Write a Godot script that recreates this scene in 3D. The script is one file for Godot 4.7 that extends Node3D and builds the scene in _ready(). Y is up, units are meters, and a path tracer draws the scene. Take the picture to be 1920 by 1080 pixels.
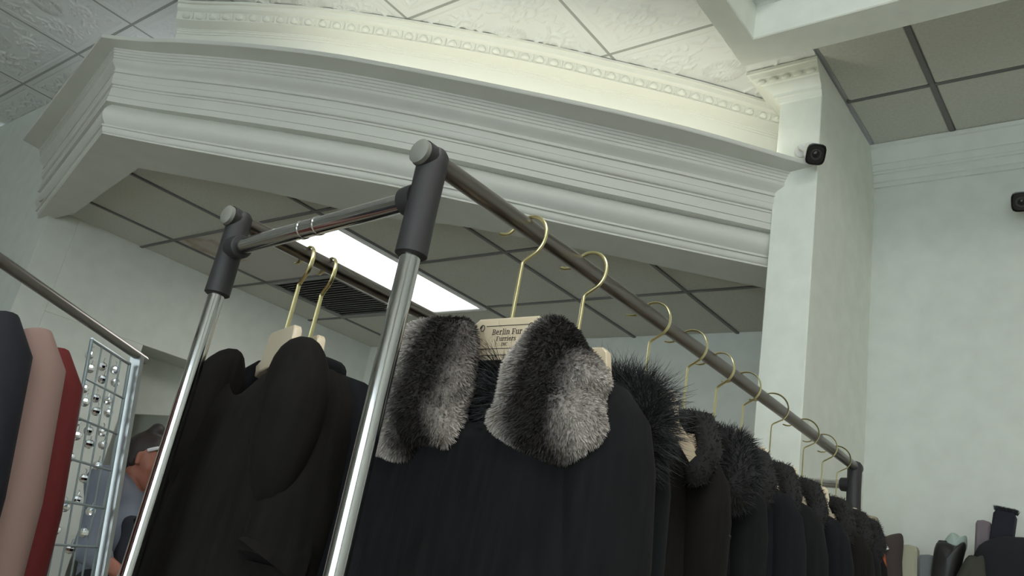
extends Node3D
# A fur shop seen from below: double rail of coats, curved plaster entablature, pier, tiled ceilings.
# Axes: -z runs along the garment rails, the camera stands at x = z = 0.

const EYE := 1.4
const RAIL_Y := 1.86
var M := {}
var rng := RandomNumberGenerator.new()

func _ready():
	rng.seed = 7
	# ---------------------------------------------------------------- camera, sky, lights, exposure
	var cam := Camera3D.new()
	cam.name = "camera"
	cam.basis = Basis(Vector3.UP, deg_to_rad(41.1)) * Basis(Vector3.RIGHT, deg_to_rad(19.2)) * Basis(Vector3.BACK, deg_to_rad(10.78))
	cam.position = Vector3(0, EYE, 0)
	cam.fov = rad_to_deg(2.0 * atan(540.0 / 1550.0))
	cam.near = 0.02
	add_child(cam)
	cam.current = true
	var env := Environment.new()
	env.background_mode = Environment.BG_COLOR
	env.background_color = Color(0.84, 0.90, 0.92)
	env.background_energy_multiplier = 9.6
	env.tonemap_mode = Environment.TONE_MAPPER_LINEAR
	env.tonemap_exposure = 1.0
	env.sdfgi_enabled = true
	env.ssao_enabled = true
	env.ssil_enabled = true
	var we := WorldEnvironment.new()
	we.name = "environment"
	we.environment = env
	add_child(we)
	materials()
	room()
	mid_ceiling()
	upper_ceiling()
	entablature()
	crown()
	pier()
	beam()
	right_wall_trim()
	ceiling_lamps()
	rack()
	coats()
	side_rack()
	person()
	wall_shelf()
	security_cameras()

# ==================================================================== helpers: nodes
var taken := {}
func numbered(called: String) -> String:
	var n: int = taken.get(called, 0)
	taken[called] = n + 1
	return called if n == 0 else "%s_%03d" % [called, n]

func tag(o: Node3D, label: String, category := "", group := "", kind := "") -> Node3D:
	o.set_meta("label", label)
	if category: o.set_meta("category", category)
	if group: o.set_meta("group", group)
	if kind: o.set_meta("kind", kind)
	return o

func thing(called: String, label: String, category: String, at := Vector3.ZERO, turn := 0.0, group := "") -> Node3D:
	var o := Node3D.new()
	o.name = numbered(called)
	add_child(o)
	o.position = at
	o.rotation.y = turn
	return tag(o, label, category, group)

func obj(called: String, mesh: Mesh, mat: Material, parent: Node = null) -> MeshInstance3D:
	var o := MeshInstance3D.new()
	o.mesh = mesh
	o.material_override = mat
	if parent == null:
		o.name = numbered(called)
		add_child(o)
	else:
		o.name = called
		parent.add_child(o, true)
	return o

func struct(called: String, mesh: Mesh, mat: Material, label: String) -> MeshInstance3D:
	var o := obj(called, mesh, mat)
	o.set_meta("kind", "structure")
	o.set_meta("label", label)
	return o

# ==================================================================== helpers: shapes
class Shape:
	var p := PackedVector3Array()
	var tint: Callable

	func add(t: PackedVector3Array, closed := true, hint := Vector3.ZERO, flip := false):
		var v := 0.0
		var c := Vector3.ZERO
		for q in t: c += q
		c /= maxf(1.0, t.size())
		for i in range(0, t.size(), 3):
			var a := t[i] - c
			var b := t[i + 1] - c
			var d := t[i + 2] - c
			if closed: v += a.dot(b.cross(d))
			else: v += (b - a).cross(d - a).dot(hint)
		if (v < 0.0) != flip:
			for i in range(0, t.size(), 3):
				p.append(t[i]); p.append(t[i + 2]); p.append(t[i + 1])
		else:
			p.append_array(t)

	static func quad(t: PackedVector3Array, a: Vector3, b: Vector3, c: Vector3, d: Vector3):
		t.append(a); t.append(b); t.append(c)
		t.append(a); t.append(c); t.append(d)

	func loft(rings: Array, round := true, cap := true, hint := Vector3.ZERO):
		var t := PackedVector3Array()
		var m: int = rings[0].size()
		for i in rings.size() - 1:
			var r: PackedVector3Array = rings[i]
			var s: PackedVector3Array = rings[i + 1]
			for j in (m if round else m - 1):
				var k := (j + 1) % m
				quad(t, r[j], r[k], s[k], s[j])
		if cap and round:
			for e in [0, rings.size() - 1]:
				var r: PackedVector3Array = rings[e]
				var c := Vector3.ZERO
				for q in r: c += q
				c /= m
				for j in m:
					var k := (j + 1) % m
					if e == 0:
						t.append(c); t.append(r[k]); t.append(r[j])
					else:
						t.append(c); t.append(r[j]); t.append(r[k])
		add(t, hint == Vector3.ZERO, hint)

	func tube(pts: Array, rad, sides := 10, squash := 1.0, side := Vector3.ZERO, cap := true):
		var rings := []
		var n := pts.size()
		var u := Vector3.ZERO
		for i in n:
			var d: Vector3 = (pts[mini(i + 1, n - 1)] - pts[maxi(i - 1, 0)]).normalized()
			if i == 0:
				u = side if side != Vector3.ZERO else (Vector3.UP if absf(d.y) < 0.9 else Vector3.RIGHT)
			u = (u - d * u.dot(d)).normalized()
			var w := d.cross(u)
			var r: float = rad[i] if rad is Array else rad
			var ring := PackedVector3Array()
			for j in sides:
				var a := TAU * j / sides
				ring.append(pts[i] + u * cos(a) * r + w * sin(a) * r * squash)
			rings.append(ring)
		loft(rings, true, cap)

	func box(c: Vector3, s: Vector3, b := 0.003, basis := Basis.IDENTITY):
		var h := s * 0.5
		b = minf(b, minf(h.x, minf(h.y, h.z)) * 0.6)
		var rings := []
		for lv in [[-h.y, b], [-h.y + b, 0.0], [h.y - b, 0.0], [h.y, b]]:
			var x: float = h.x - lv[1]
			var z: float = h.z - lv[1]
			var ring := PackedVector3Array()
			for q in [[x, z - b], [x - b, z], [b - x, z], [-x, z - b], [-x, b - z], [b - x, -z], [x - b, -z], [x, b - z]]:
				ring.append(c + basis * Vector3(q[0], lv[0], q[1]))
			rings.append(ring)
		loft(rings)

	func lathe(at: Vector3, prof: Array, sides := 20, basis := Basis.IDENTITY):
		var rings := []
		for q in prof:
			var ring := PackedVector3Array()
			for j in sides:
				var a := TAU * j / sides
				ring.append(at + basis * Vector3(cos(a) * q[0], q[1], sin(a) * q[0]))
			rings.append(ring)
		loft(rings)

	# an outline (local x, y) swollen to front and back depth, closed
	func pillow(outline: PackedVector2Array, front: float, back: float, at: Vector3, basis := Basis.IDENTITY, steps := 8, bend := 0.0):
		var c := Vector2.ZERO
		for q in outline: c += q
		c /= outline.size()
		var rings := []
		for i in range(-steps, steps + 1):
			var a := PI * 0.5 * i / steps
			var s := pow(maxf(cos(a), 0.001), 0.8)
			var z := sin(a) * (front if i > 0 else back)
			var ring := PackedVector3Array()
			for q in outline:
				var w := c + (q - c) * s
				ring.append(at + basis * Vector3(w.x, w.y, z - bend * w.x * w.x))
			rings.append(ring)
		loft(rings)

	# a flat polygon (x, z) given thickness
	func prism(poly: PackedVector2Array, y0: float, y1: float):
		var ix := Geometry2D.triangulate_polygon(poly)
		var t := PackedVector3Array()
		for k in range(0, ix.size(), 3):
			for y in [y0, y1]:
				var o := [0, 1, 2] if y == y1 else [0, 2, 1]
				for e in o:
					var q := poly[ix[k + e]]
					t.append(Vector3(q.x, y, q.y))
		var turned := Geometry2D.is_polygon_clockwise(poly)
		for k in poly.size():
			var a := poly[k]
			var b := poly[(k + 1) % poly.size()]
			if turned: quad(t, Vector3(a.x, y0, a.y), Vector3(b.x, y0, b.y), Vector3(b.x, y1, b.y), Vector3(a.x, y1, a.y))
			else: quad(t, Vector3(b.x, y0, b.y), Vector3(a.x, y0, a.y), Vector3(a.x, y1, a.y), Vector3(b.x, y1, b.y))
		# caps must agree with the sides
		var v := 0.0
		for k in range(0, ix.size() * 2, 3): v += t[k].y * (t[k + 1] - t[k]).cross(t[k + 2] - t[k]).y
		if (v < 0.0) == turned: pass
		add(t)

	func mesh(crease := 38.0) -> ArrayMesh:
		var n := p.size()
		var fn := PackedVector3Array()
		var near := {}
		for i in range(0, n, 3):
			fn.append((p[i + 1] - p[i]).cross(p[i + 2] - p[i]))
		for i in n:
			var k := Vector3i((p[i] * 20000.0).round())
			if not near.has(k): near[k] = PackedInt32Array()
			near[k].append(i / 3)
		var vs := PackedVector3Array(); vs.resize(n)
		var ns := PackedVector3Array(); ns.resize(n)
		var cs := PackedColorArray()
		if tint.is_valid(): cs.resize(n)
		var least := cos(deg_to_rad(crease))
		for i in n:
			var mine := fn[i / 3].normalized()
			var s := Vector3.ZERO
			for f in near[Vector3i((p[i] * 20000.0).round())]:
				if fn[f].normalized().dot(mine) > least: s += fn[f]
			var to: int = i - i % 3 + [0, 2, 1][i % 3]
			vs[to] = p[i]
			ns[to] = s.normalized() if s.length_squared() > 1e-20 else Vector3.UP
			if tint.is_valid(): cs[to] = tint.call(p[i])
		var arr := []
		arr.resize(Mesh.ARRAY_MAX)
		arr[Mesh.ARRAY_VERTEX] = vs
		arr[Mesh.ARRAY_NORMAL] = ns
		if tint.is_valid(): arr[Mesh.ARRAY_COLOR] = cs
		var m := ArrayMesh.new()
		m.add_surface_from_arrays(Mesh.PRIMITIVE_TRIANGLES, arr)
		return m

func boxes(list: Array, bevel := 0.003) -> ArrayMesh:
	var s := Shape.new()
	for q in list: s.box(q[0], q[1], bevel)
	return s.mesh()

func smooth(pts: Array, per := 6, closed := true) -> PackedVector2Array:
	var out := PackedVector2Array()
	var n := pts.size()
	for i in (n if closed else n - 1):
		var a: Vector2 = pts[(i - 1 + n) % n] if closed else pts[maxi(i - 1, 0)]
		var b: Vector2 = pts[i]
		var c: Vector2 = pts[(i + 1) % n]
		var d: Vector2 = pts[(i + 2) % n] if closed else pts[mini(i + 2, n - 1)]
		for k in per:
			out.append(b.cubic_interpolate(c, a, d, float(k) / per))
	if not closed: out.append(pts[n - 1])
	return out

func along(table: Array, t: float) -> float:
	for i in table.size() - 1:
		if t <= table[i + 1][0] or i == table.size() - 2:
			var k: float = (t - table[i][0]) / (table[i + 1][0] - table[i][0])
			var a: float = table[maxi(i - 1, 0)][1]
			var d: float = table[mini(i + 2, table.size() - 1)][1]
			if k < 0.0 or k > 1.0: return lerpf(table[i][1], table[i + 1][1], k)
			return cubic_interpolate(table[i][1], table[i + 1][1], a, d, k)
	return 0.0

# point of the diagonal front: t runs along it to the right, n is the distance towards the shop
func diag(t: float, n: float, y: float) -> Vector3:
	return Vector3((t + n) / sqrt(2.0), y, (n - t) / sqrt(2.0))

# ==================================================================== materials
func mat(called: String, c: Color, rough := 0.6, metal := 0.0) -> StandardMaterial3D:
	var m := StandardMaterial3D.new()
	m.resource_name = called
	m.albedo_color = c
	m.roughness = rough
	m.metallic = metal
	M[called] = m
	return m

func noise_tex(freq: float, a: Color, b: Color, oct := 3, sd := 1) -> NoiseTexture2D:
	var n := FastNoiseLite.new()
	n.seed = sd
	n.frequency = freq
	n.fractal_octaves = oct
	var t := NoiseTexture2D.new()
	t.width = 256; t.height = 256
	t.seamless = true
	t.noise = n
	var g := Gradient.new()
	g.set_color(0, a); g.set_color(1, b)
	t.color_ramp = g
	return t

func materials():
	var plaster := mat("plaster", Color(0.82, 0.82, 0.79), 0.55)
	plaster.albedo_texture = noise_tex(0.02, Color(0.97, 0.97, 0.97), Color.WHITE)
	plaster.uv1_triplanar = true
	plaster.uv1_world_triplanar = true
	var wall := mat("wall_paint", Color(0.83, 0.84, 0.81), 0.7)
	wall.albedo_texture = noise_tex(0.03, Color(0.96, 0.96, 0.96), Color.WHITE, 4, 5)
	wall.uv1_triplanar = true
	wall.uv1_world_triplanar = true
	mat("crown_paint", Color(0.90, 0.90, 0.86), 0.5)
	var pier_paint := mat("pier_paint", Color(0.91, 0.92, 0.88), 0.7)
	pier_paint.albedo_texture = wall.albedo_texture
	pier_paint.uv1_triplanar = true
	pier_paint.uv1_world_triplanar = true
	mat("relief_tile", Color(0.88, 0.89, 0.88), 0.6)
	var tile := mat("mineral_tile", Color(0.79, 0.79, 0.75), 0.9)
	tile.albedo_texture = noise_tex(0.25, Color(0.93, 0.93, 0.93), Color.WHITE, 2, 9)
	tile.uv1_triplanar = true
	tile.uv1_world_triplanar = true
	mat("stained_tile", Color(1, 1, 1), 0.9).vertex_color_use_as_albedo = true
	mat("grid_metal", Color(0.42, 0.41, 0.41), 0.5)
	mat("grid_light", Color(0.62, 0.63, 0.61), 0.5)
	mat("chrome", Color(0.80, 0.80, 0.80), 0.13, 1.0)
	mat("satin", Color(0.62, 0.63, 0.63), 0.35, 0.8)
	mat("rail_steel", Color(0.50, 0.475, 0.46), 0.3, 1.0)
	mat("black_plastic", Color(0.17, 0.165, 0.17), 0.55)
	mat("grey_cap", Color(0.50, 0.50, 0.47), 0.5)
	mat("brass", Color(0.90, 0.86, 0.66), 0.3, 1.0)
	var wood := mat("hanger_wood", Color(0.86, 0.79, 0.68), 0.28)
	wood.clearcoat_enabled = true
	wood.clearcoat = 0.6
	wood.clearcoat_roughness = 0.12
	mat("print", Color(0.16, 0.12, 0.11), 0.5)
	for f in [["fur_black", Color(0.120, 0.120, 0.125)], ["fur_brown", Color(0.126, 0.117, 0.108)], ["fur_blue", Color(0.115, 0.120, 0.132)]]:
		var m := mat(f[0], f[1], 0.92)
		m.albedo_texture = noise_tex(0.035, Color(0.72, 0.72, 0.74), Color.WHITE, 3, 11)
		m.uv1_triplanar = true
		m.uv1_scale = Vector3(7.0, 0.7, 7.0)
		m.rim_enabled = true
		m.rim = 0.05
		m.metallic_specular = 0.25
		m.rim_tint = 0.6
	var strand := mat("strand", Color(1, 1, 1), 0.65)
	strand.vertex_color_use_as_albedo = true
	mat("under_fur", Color(1, 1, 1), 0.9).vertex_color_use_as_albedo = true
	mat("lining", Color(0.10, 0.095, 0.10), 0.45)
	mat("label_cloth", Color(0.86, 0.88, 0.90), 0.5)
	mat("label_ink", Color(0.22, 0.23, 0.26), 0.6)
	mat("white_plastic", Color(0.88, 0.88, 0.87), 0.4)
	mat("lens_black", Color(0.09, 0.09, 0.09), 0.3)
	mat("lens_ring", Color(0.22, 0.22, 0.22), 0.5)
	mat("carpet", Color(0.62, 0.59, 0.53), 0.95)
	mat("lamp_white", Color(0.9, 0.9, 0.9), 0.5)
	var glow := mat("diffuser", Color(0.9, 0.9, 0.9), 0.6)
	glow.emission_enabled = true
	glow.emission = Color(1.0, 1.0, 1.0)
	glow.emission_energy_multiplier = 1.8
	var tube := mat("warm_tube", Color(0.9, 0.9, 0.9), 0.6)
	tube.emission_enabled = true
	tube.emission = Color(1.0, 0.98, 0.86)
	tube.emission_energy_multiplier = 3.0
	mat("vent_dark", Color(0.55, 0.55, 0.54), 0.6)
	mat("vent_back", Color(0.34, 0.34, 0.34), 0.8)
	mat("red_cloth", Color(0.40, 0.11, 0.11), 0.85)
	mat("pink_cloth", Color(0.58, 0.48, 0.45), 0.85)
	mat("navy_cloth", Color(0.075, 0.08, 0.12), 0.85)
	mat("skin", Color(0.58, 0.36, 0.29), 0.55)
	mat("shirt", Color(0.42, 0.44, 0.49), 0.85)
	mat("dark_cloth", Color(0.13, 0.13, 0.16), 0.9)
	mat("hair", Color(0.15, 0.12, 0.11), 0.6)
	mat("headband", Color(0.78, 0.78, 0.80), 0.7)
	var wire := mat("wire", Color(0.62, 0.66, 0.68), 0.3, 1.0)
	wire.metallic = 0.9
	mat("crystal", Color(0.97, 0.98, 1.0), 0.10, 1.0)
	mat("grey_panel", Color(0.50, 0.51, 0.47), 0.7)
	mat("glass", Color(1, 1, 1, 0.06), 0.02).transparency = BaseMaterial3D.TRANSPARENCY_ALPHA

# ==================================================================== room shell
func wall_box(called: String, lo: Vector3, hi: Vector3, m: String, label: String) -> MeshInstance3D:
	return struct(called, boxes([[(lo + hi) * 0.5, hi - lo]], 0.002), M[m], label)

func room():
	wall_box("floor", Vector3(-7.2, -0.12, -4.0), Vector3(4.2, 0, 4.9), "carpet", "brown grey carpeted shop floor")
	wall_box("wall_back", Vector3(-4.7, 0, -3.97), Vector3(-1.0, 3.59, -3.77), "wall_paint", "off-white rear wall of the alcove")
	wall_box("wall_right", Vector3(-1.06, 0, -3.8), Vector3(4.2, 3.59, -3.6), "wall_paint", "plain off-white wall to the right of the pier")
	# alcove side wall with a shallow doorway recess in it
	var s := Shape.new()
	s.box(Vector3(-4.65, 2.925, -2.795), Vector3(0.3, 1.33, 2.35), 0.002)
	s.box(Vector3(-4.65, 1.13, -1.895), Vector3(0.3, 2.26, 0.55), 0.002)
	s.box(Vector3(-4.65, 1.13, -3.65), Vector3(0.3, 2.26, 0.64), 0.002)
	s.box(Vector3(-4.845, 1.13, -2.7), Vector3(0.1, 2.5, 1.6), 0.002)
	struct("wall_left", s.mesh(), M["wall_paint"], "shaded off-white side wall of the alcove with a recess")
	wall_box("wall_pier", Vector3(-7.2, 0, -1.62), Vector3(-4.5, 3.59, -1.47), "wall_paint", "blank wall block left of the alcove, where the entablature dies")
	wall_box("wall_side", Vector3(-7.2, 0, -1.5), Vector3(-7.0, 3.6, 4.9), "wall_paint", "left side wall of the shop behind the view")
	wall_box("wall_east", Vector3(4.0, 0, -3.7), Vector3(4.2, 4.2, 4.9), "wall_paint", "right side wall of the shop behind the view")
	# street front with a wide shop window
	s = Shape.new()
	s.box(Vector3(-1.5, 0.2, 4.8), Vector3(11.4, 0.4, 0.2), 0.002)
	s.box(Vector3(-1.5, 3.35, 4.8), Vector3(11.4, 1.7, 0.2), 0.002)
	s.box(Vector3(-4.6, 1.45, 4.8), Vector3(5.2, 2.1, 0.2), 0.002)
	s.box(Vector3(3.6, 1.45, 4.8), Vector3(1.2, 2.1, 0.2), 0.002)
	struct("wall_front", s.mesh(), M["wall_paint"], "street wall behind the camera around the shop window")
	var frame := Shape.new()
	for x in [-1.96, -0.33, 1.33, 2.96]: frame.box(Vector3(x, 1.45, 4.8), Vector3(0.08, 2.1, 0.1))
	for y in [0.44, 2.46]: frame.box(Vector3(0.5, y, 4.8), Vector3(5.0, 0.08, 0.1))
	var w := struct("window_1", frame.mesh(), M["grid_metal"], "wide shop window behind the camera")
	for i in 3:
		obj("pane", boxes([[Vector3(-1.145 + 1.645 * i, 1.45, 4.8), Vector3(1.6, 2.0, 0.008)]], 0.001), M["glass"], w)

# ==================================================================== alcove ceiling
# the alcove in plan, behind the inner edge of the soffit
const ALCOVE := [Vector2(-4.5, -3.77), Vector2(-4.5, -1.40), Vector2(-3.36, -1.27), Vector2(-2.33, -2.14), Vector2(-1.15, -3.20), Vector2(-1.15, -3.77)]

func mid_ceiling():
	var y := EYE + 1.37
	var plan := PackedVector2Array(ALCOVE)
	var slab := Shape.new()
	slab.prism(plan, y + 0.03, y + 0.08)
	var root := struct("ceiling_001", slab.mesh(), M["lamp_white"], "lowered tiled ceiling over the alcove")
	var xs := [-4.5, -4.15, -3.548, -2.946, -2.335, -1.733, -1.15]
	var zs := [-3.77, -3.192, -2.584, -1.974, -1.366, -1.1]
	var nz := FastNoiseLite.new()
	nz.frequency = 9.0
	for i in xs.size() - 1:
		for j in zs.size() - 1:
			if (i == 2 and j in [1, 2]) or (i == 1 and j == 1): continue   # troffer and grille
			var g := 0.004
			var cell := PackedVector2Array([Vector2(xs[i] + g, zs[j] + g), Vector2(xs[i + 1] - g, zs[j] + g), Vector2(xs[i + 1] - g, zs[j + 1] - g), Vector2(xs[i] + g, zs[j + 1] - g)])
			for piece in Geometry2D.intersect_polygons(cell, plan):
				var s := Shape.new()
				if i == 1 and j == 2:
					# this tile carries a brown water stain
					var k := 26
					var t := PackedVector3Array()
					for a in k:
						for b in k:
							var q := func(u, v): return Vector3(lerpf(cell[0].x, cell[1].x, u / float(k)), y + 0.008, lerpf(cell[0].y, cell[2].y, v / float(k)))
							Shape.quad(t, q.call(a, b), q.call(a + 1, b), q.call(a + 1, b + 1), q.call(a, b + 1))
					s.add(t, false, Vector3.DOWN)
					s.prism(piece, y + 0.009, y + 0.024)
					s.tint = func(p: Vector3):
						var d := Vector2(p.x + 4.0, (p.z + 2.12) * 0.8).length() + nz.get_noise_2d(p.x, p.z) * 0.06
						var f := clampf(1.0 - absf(d - 0.10) / 0.045, 0, 1) * 0.7 + clampf(1.0 - d / 0.1, 0, 1) * 0.25
						return Color(0.51, 0.49, 0.45).lerp(Color(0.30, 0.19, 0.11), clampf(f, 0, 0.7))
					obj("ceiling_tile", s.mesh(), M["stained_tile"], root).set_meta("label", "tile with a brown water stain")
				else:
					s.prism(piece, y + 0.008, y + 0.024)
					obj("ceiling_tile", s.mesh(), M["mineral_tile"], root)
	for x in xs.slice(1, 6):
		for piece in Geometry2D.intersect_polygons(PackedVector2Array([Vector2(x - 0.008, -3.77), Vector2(x + 0.008, -3.77), Vector2(x + 0.008, -1.0), Vector2(x - 0.008, -1.0)]), plan):
			var s := Shape.new()
			s.prism(piece, y, y + 0.014)
			obj("grid_bar", s.mesh(), M["grid_metal"], root)
	for z in zs.slice(1, 5):
		for piece in Geometry2D.intersect_polygons(PackedVector2Array([Vector2(-4.5, z - 0.008), Vector2(-1.1, z - 0.008), Vector2(-1.1, z + 0.008), Vector2(-4.5, z + 0.008)]), plan):
			if absf(z + 2.584) < 0.01:   # the bar stops either side of the troffer
				for part in Geometry2D.clip_polygons(piece, PackedVector2Array([Vector2(-3.548, -4), Vector2(-2.946, -4), Vector2(-2.946, 0), Vector2(-3.548, 0)])):
					var h := Shape.new()
					h.prism(part, y + 0.001, y + 0.014)
					obj("grid_bar", h.mesh(), M["grid_metal"], root)
				continue
			var s := Shape.new()
			s.prism(piece, y + 0.001, y + 0.014)
			obj("grid_bar", s.mesh(), M["grid_metal"], root)
	# the lit troffer, two tiles long
	var lamp := thing("ceiling_light", "bright white rectangular troffer set in the alcove ceiling behind the rack", "ceiling light", Vector3(-3.247, y, -2.584 + 0.61))
	lamp.position.z = -2.635
	var fr := Shape.new()
	for sx in [-1, 1]: fr.box(Vector3(sx * 0.283, 0.0, 0), Vector3(0.026, 0.02, 1.15), 0.003)
	for sz2 in [-1, 1]: fr.box(Vector3(0, 0.0, sz2 * 0.561), Vector3(0.54, 0.02, 0.028), 0.003)
	obj("frame", fr.mesh(), M["lamp_white"], lamp)
	obj("diffuser", boxes([[Vector3(0, 0.006, 0), Vector3(0.545, 0.01, 1.10)]], 0.002), M["diffuser"], lamp)
	area("troffer_lamp", Vector3(-3.247, y - 0.02, lamp.position.z), Vector2(0.53, 1.08), Vector3.DOWN, Color(1, 0.99, 0.96), 0.7)
	obj("filler_strip", boxes([[Vector3(-3.247, y + 0.016, -2.016), Vector3(0.596, 0.016, 0.078)]], 0.002), M["mineral_tile"], root)
	# dark return-air grille in the next cell
	var vent := thing("ceiling_vent", "dark grey slatted air grille in the alcove ceiling left of the troffer", "vent", Vector3(-3.85, y + 0.004, -2.888))
	fr = Shape.new()
	for sx in [-1, 1]: fr.box(Vector3(sx * 0.283, 0, 0), Vector3(0.03, 0.012, 0.60), 0.002)
	for sz2 in [-1, 1]: fr.box(Vector3(0, 0, sz2 * 0.285), Vector3(0.54, 0.012, 0.03), 0.002)
	obj("frame", fr.mesh(), M["vent_dark"], vent)
	obj("back_plate", boxes([[Vector3(0, 0.02, 0), Vector3(0.55, 0.006, 0.55)]], 0.001), M["vent_back"], vent)
	for k in 18:
		var sl := Shape.new()
		sl.box(Vector3(0, 0.004, -0.256 + 0.0301 * k), Vector3(0.535, 0.002, 0.026), 0.0005, Basis(Vector3.RIGHT, 0.5))
		obj("slat", sl.mesh(), M["vent_dark"], vent)

func area(called: String, at: Vector3, size: Vector2, towards: Vector3, c: Color, energy: float):
	var l := AreaLight3D.new()
	l.name = called
	l.area_size = size
	l.light_color = c
	l.light_energy = energy
	l.set("area_range", 14.0)
	l.shadow_enabled = true
	add_child(l)
	l.look_at_from_position(at, at + towards, Vector3.RIGHT if absf(towards.y) > 0.9 else Vector3.UP)

# ==================================================================== upper ceilings
func relief_tile_mesh(n := 104) -> ArrayMesh:
	# acanthus scrolls in eight mirrored parts, raised a few millimetres
	var h := PackedFloat32Array()
	h.resize((n + 1) * (n + 1))
	for i in n + 1:
		for j in n + 1:
			var e := maxf(absf(float(i) / n - 0.5), absf(float(j) / n - 0.5))
			h[i * (n + 1) + j] = 0.0 if e > 0.447 else (-0.004 if e > 0.436 else -0.0015)
	var marks := []
	for k in 60:
		var a := k / 60.0 * 9.5
		var r := 0.012 + 0.0105 * a
		marks.append([Vector2(0.245, 0.175) + Vector2(cos(a + 0.6), sin(a + 0.6)) * r, 0.010 + 0.0006 * a, 0.005])
	for k in 26:
		var f := k / 25.0
		marks.append([Vector2(0.03, 0.30).lerp(Vector2(0.20, 0.08), f) + Vector2(0.05, 0.03) * sin(f * PI), 0.013 - 0.006 * f, 0.0045])
	for k in 7:
		var a := -0.7 + k * 0.42
		for q in 8:
			var f := q / 7.0
			marks.append([Vector2(0.245, 0.175) + Vector2(cos(a), sin(a)) * (0.115 + 0.06 * f) + Vector2(-sin(a), cos(a)) * 0.02 * f * f, 0.011 * (1.0 - 0.6 * f), 0.0042])
	for k in 5:
		var a := 0.1 + k * 0.17
		for q in 9:
			var f := q / 8.0
			marks.append([Vector2(cos(a), sin(a)) * (0.02 + 0.1 * f), 0.012 - 0.004 * f, 0.0055])
	for k in 10:
		var f := k / 9.0
		marks.append([Vector2(0.40, 0.40).lerp(Vector2(0.33, 0.385), f), 0.011 * (1.0 - 0.4 * f), 0.0045])
		marks.append([Vector2(0.40, 0.05).lerp(Vector2(0.36, 0.0), f), 0.010, 0.0045])
	for m in marks:
		for sy in 8:
			var p: Vector2 = m[0]
			if sy & 4: p = Vector2(p.y, p.x)
			if sy & 1: p.x = -p.x
			if sy & 2: p.y = -p.y
			var c := (p + Vector2(0.5, 0.5)) * n
			var r: float = m[1] * n
			for i in range(maxi(0, int(c.x - r)), mini(n, int(c.x + r) + 1) + 1):
				for j in range(maxi(0, int(c.y - r)), mini(n, int(c.y + r) + 1) + 1):
					var d := Vector2(i, j).distance_to(c) / r
					if d < 1.0:
						var q := i * (n + 1) + j
						h[q] = maxf(h[q], -0.0015 + 1.7 * m[2] * (1.0 - d * d))
	var st := SurfaceTool.new()
	st.begin(Mesh.PRIMITIVE_TRIANGLES)
	st.set_smooth_group(0)
	for i in n + 1:
		for j in n + 1:
			st.add_vertex(Vector3(float(i) / n - 0.5, -h[i * (n + 1) + j], float(j) / n - 0.5))
	for i in n:
		for j in n:
			var a := i * (n + 1) + j
			for k in [a, a + n + 1, a + n + 2, a, a + n + 2, a + 1]: st.add_index(k)
	# a thin edge down to the back
	st.generate_normals()
	return st.commit()

func upper_ceiling():
	var y := EYE + 2.19
	# the slab above everything, open where the coffer over the shop floor rises
	var slab := Shape.new()
	slab.box(Vector3(-4.2, y + 0.12, 0.45), Vector3(6.0, 0.16, 8.9), 0.002)
	slab.box(Vector3(1.5, y + 0.12, -3.2), Vector3(5.4, 0.16, 1.6), 0.002)
	slab.box(Vector3(1.5, y + 0.56, 1.2), Vector3(5.4, 0.16, 7.4), 0.002)
	var root := struct("ceiling", slab.mesh(), M["lamp_white"], "upper shop ceiling of embossed white tiles in a metal grid")
	var tm := relief_tile_mesh()
	var xs := [-5.9, -5.15, -4.446, -3.866, -3.19, -2.512, -1.824, -1.042]
	var zs := [-3.6, -3.03, -2.435, -1.864, -1.29, -0.72, -0.15, 0.42]
	for i in xs.size() - 1:
		for j in zs.size() - 1:
			var x0: float = xs[i]
			var x1: float = xs[i + 1]
			var z0: float = zs[j]
			var z1: float = zs[j + 1]
			# leave out what the crown and its wall hide
			if x0 > -3.5 and (x1 + z1) / sqrt(2.0) < -3.15: continue
			var o := obj("ceiling_tile", tm, M["relief_tile"], root)
			o.position = Vector3((x0 + x1) / 2, y + 0.004, (z0 + z1) / 2)
			o.scale = Vector3(x1 - x0 - 0.014, 1, z1 - z0 - 0.014)
	for x in xs.slice(1, 7):
		obj("grid_bar", boxes([[Vector3(x, y + 0.012, -1.6), Vector3(0.016, 0.018, 4.0)]], 0.002), M["grid_light"], root)
	for z in zs.slice(1, 7):
		obj("grid_bar", boxes([[Vector3(-3.5, y + 0.012, z), Vector3(4.7, 0.018, 0.016)]], 0.002), M["grid_light"], root)
	# plain tiles right of the pier
	var r2 := struct("ceiling_002", boxes([[Vector3(0.1, y + 0.035, -3.1), Vector3(2.3, 0.02, 1.2)]], 0.002), M["lamp_white"], "plain grey tiled ceiling right of the pier")
	var px := [-1.04, -0.699, -0.125, 0.45, 1.02]
	var pz := [-3.6, -3.143, -2.573]
	for i in 4:
		for j in 2:
			var s := Shape.new()
			s.box(Vector3((px[i] + px[i + 1]) / 2, y + 0.012, (pz[j] + pz[j + 1]) / 2), Vector3(px[i + 1] - px[i] - 0.02, 0.018, pz[j + 1] - pz[j] - 0.012), 0.006)
			obj("ceiling_tile", s.mesh(), M["mineral_tile"], r2)
	for x in px.slice(1, 4):
		obj("grid_bar", boxes([[Vector3(x, y + 0.006, -3.09), Vector3(0.021, 0.016, 1.03)]], 0.002), M["grid_metal"], r2)
	obj("grid_bar", boxes([[Vector3(0, y + 0.007, -3.143), Vector3(2.08, 0.014, 0.018)]], 0.002), M["grid_metal"], r2)

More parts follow.
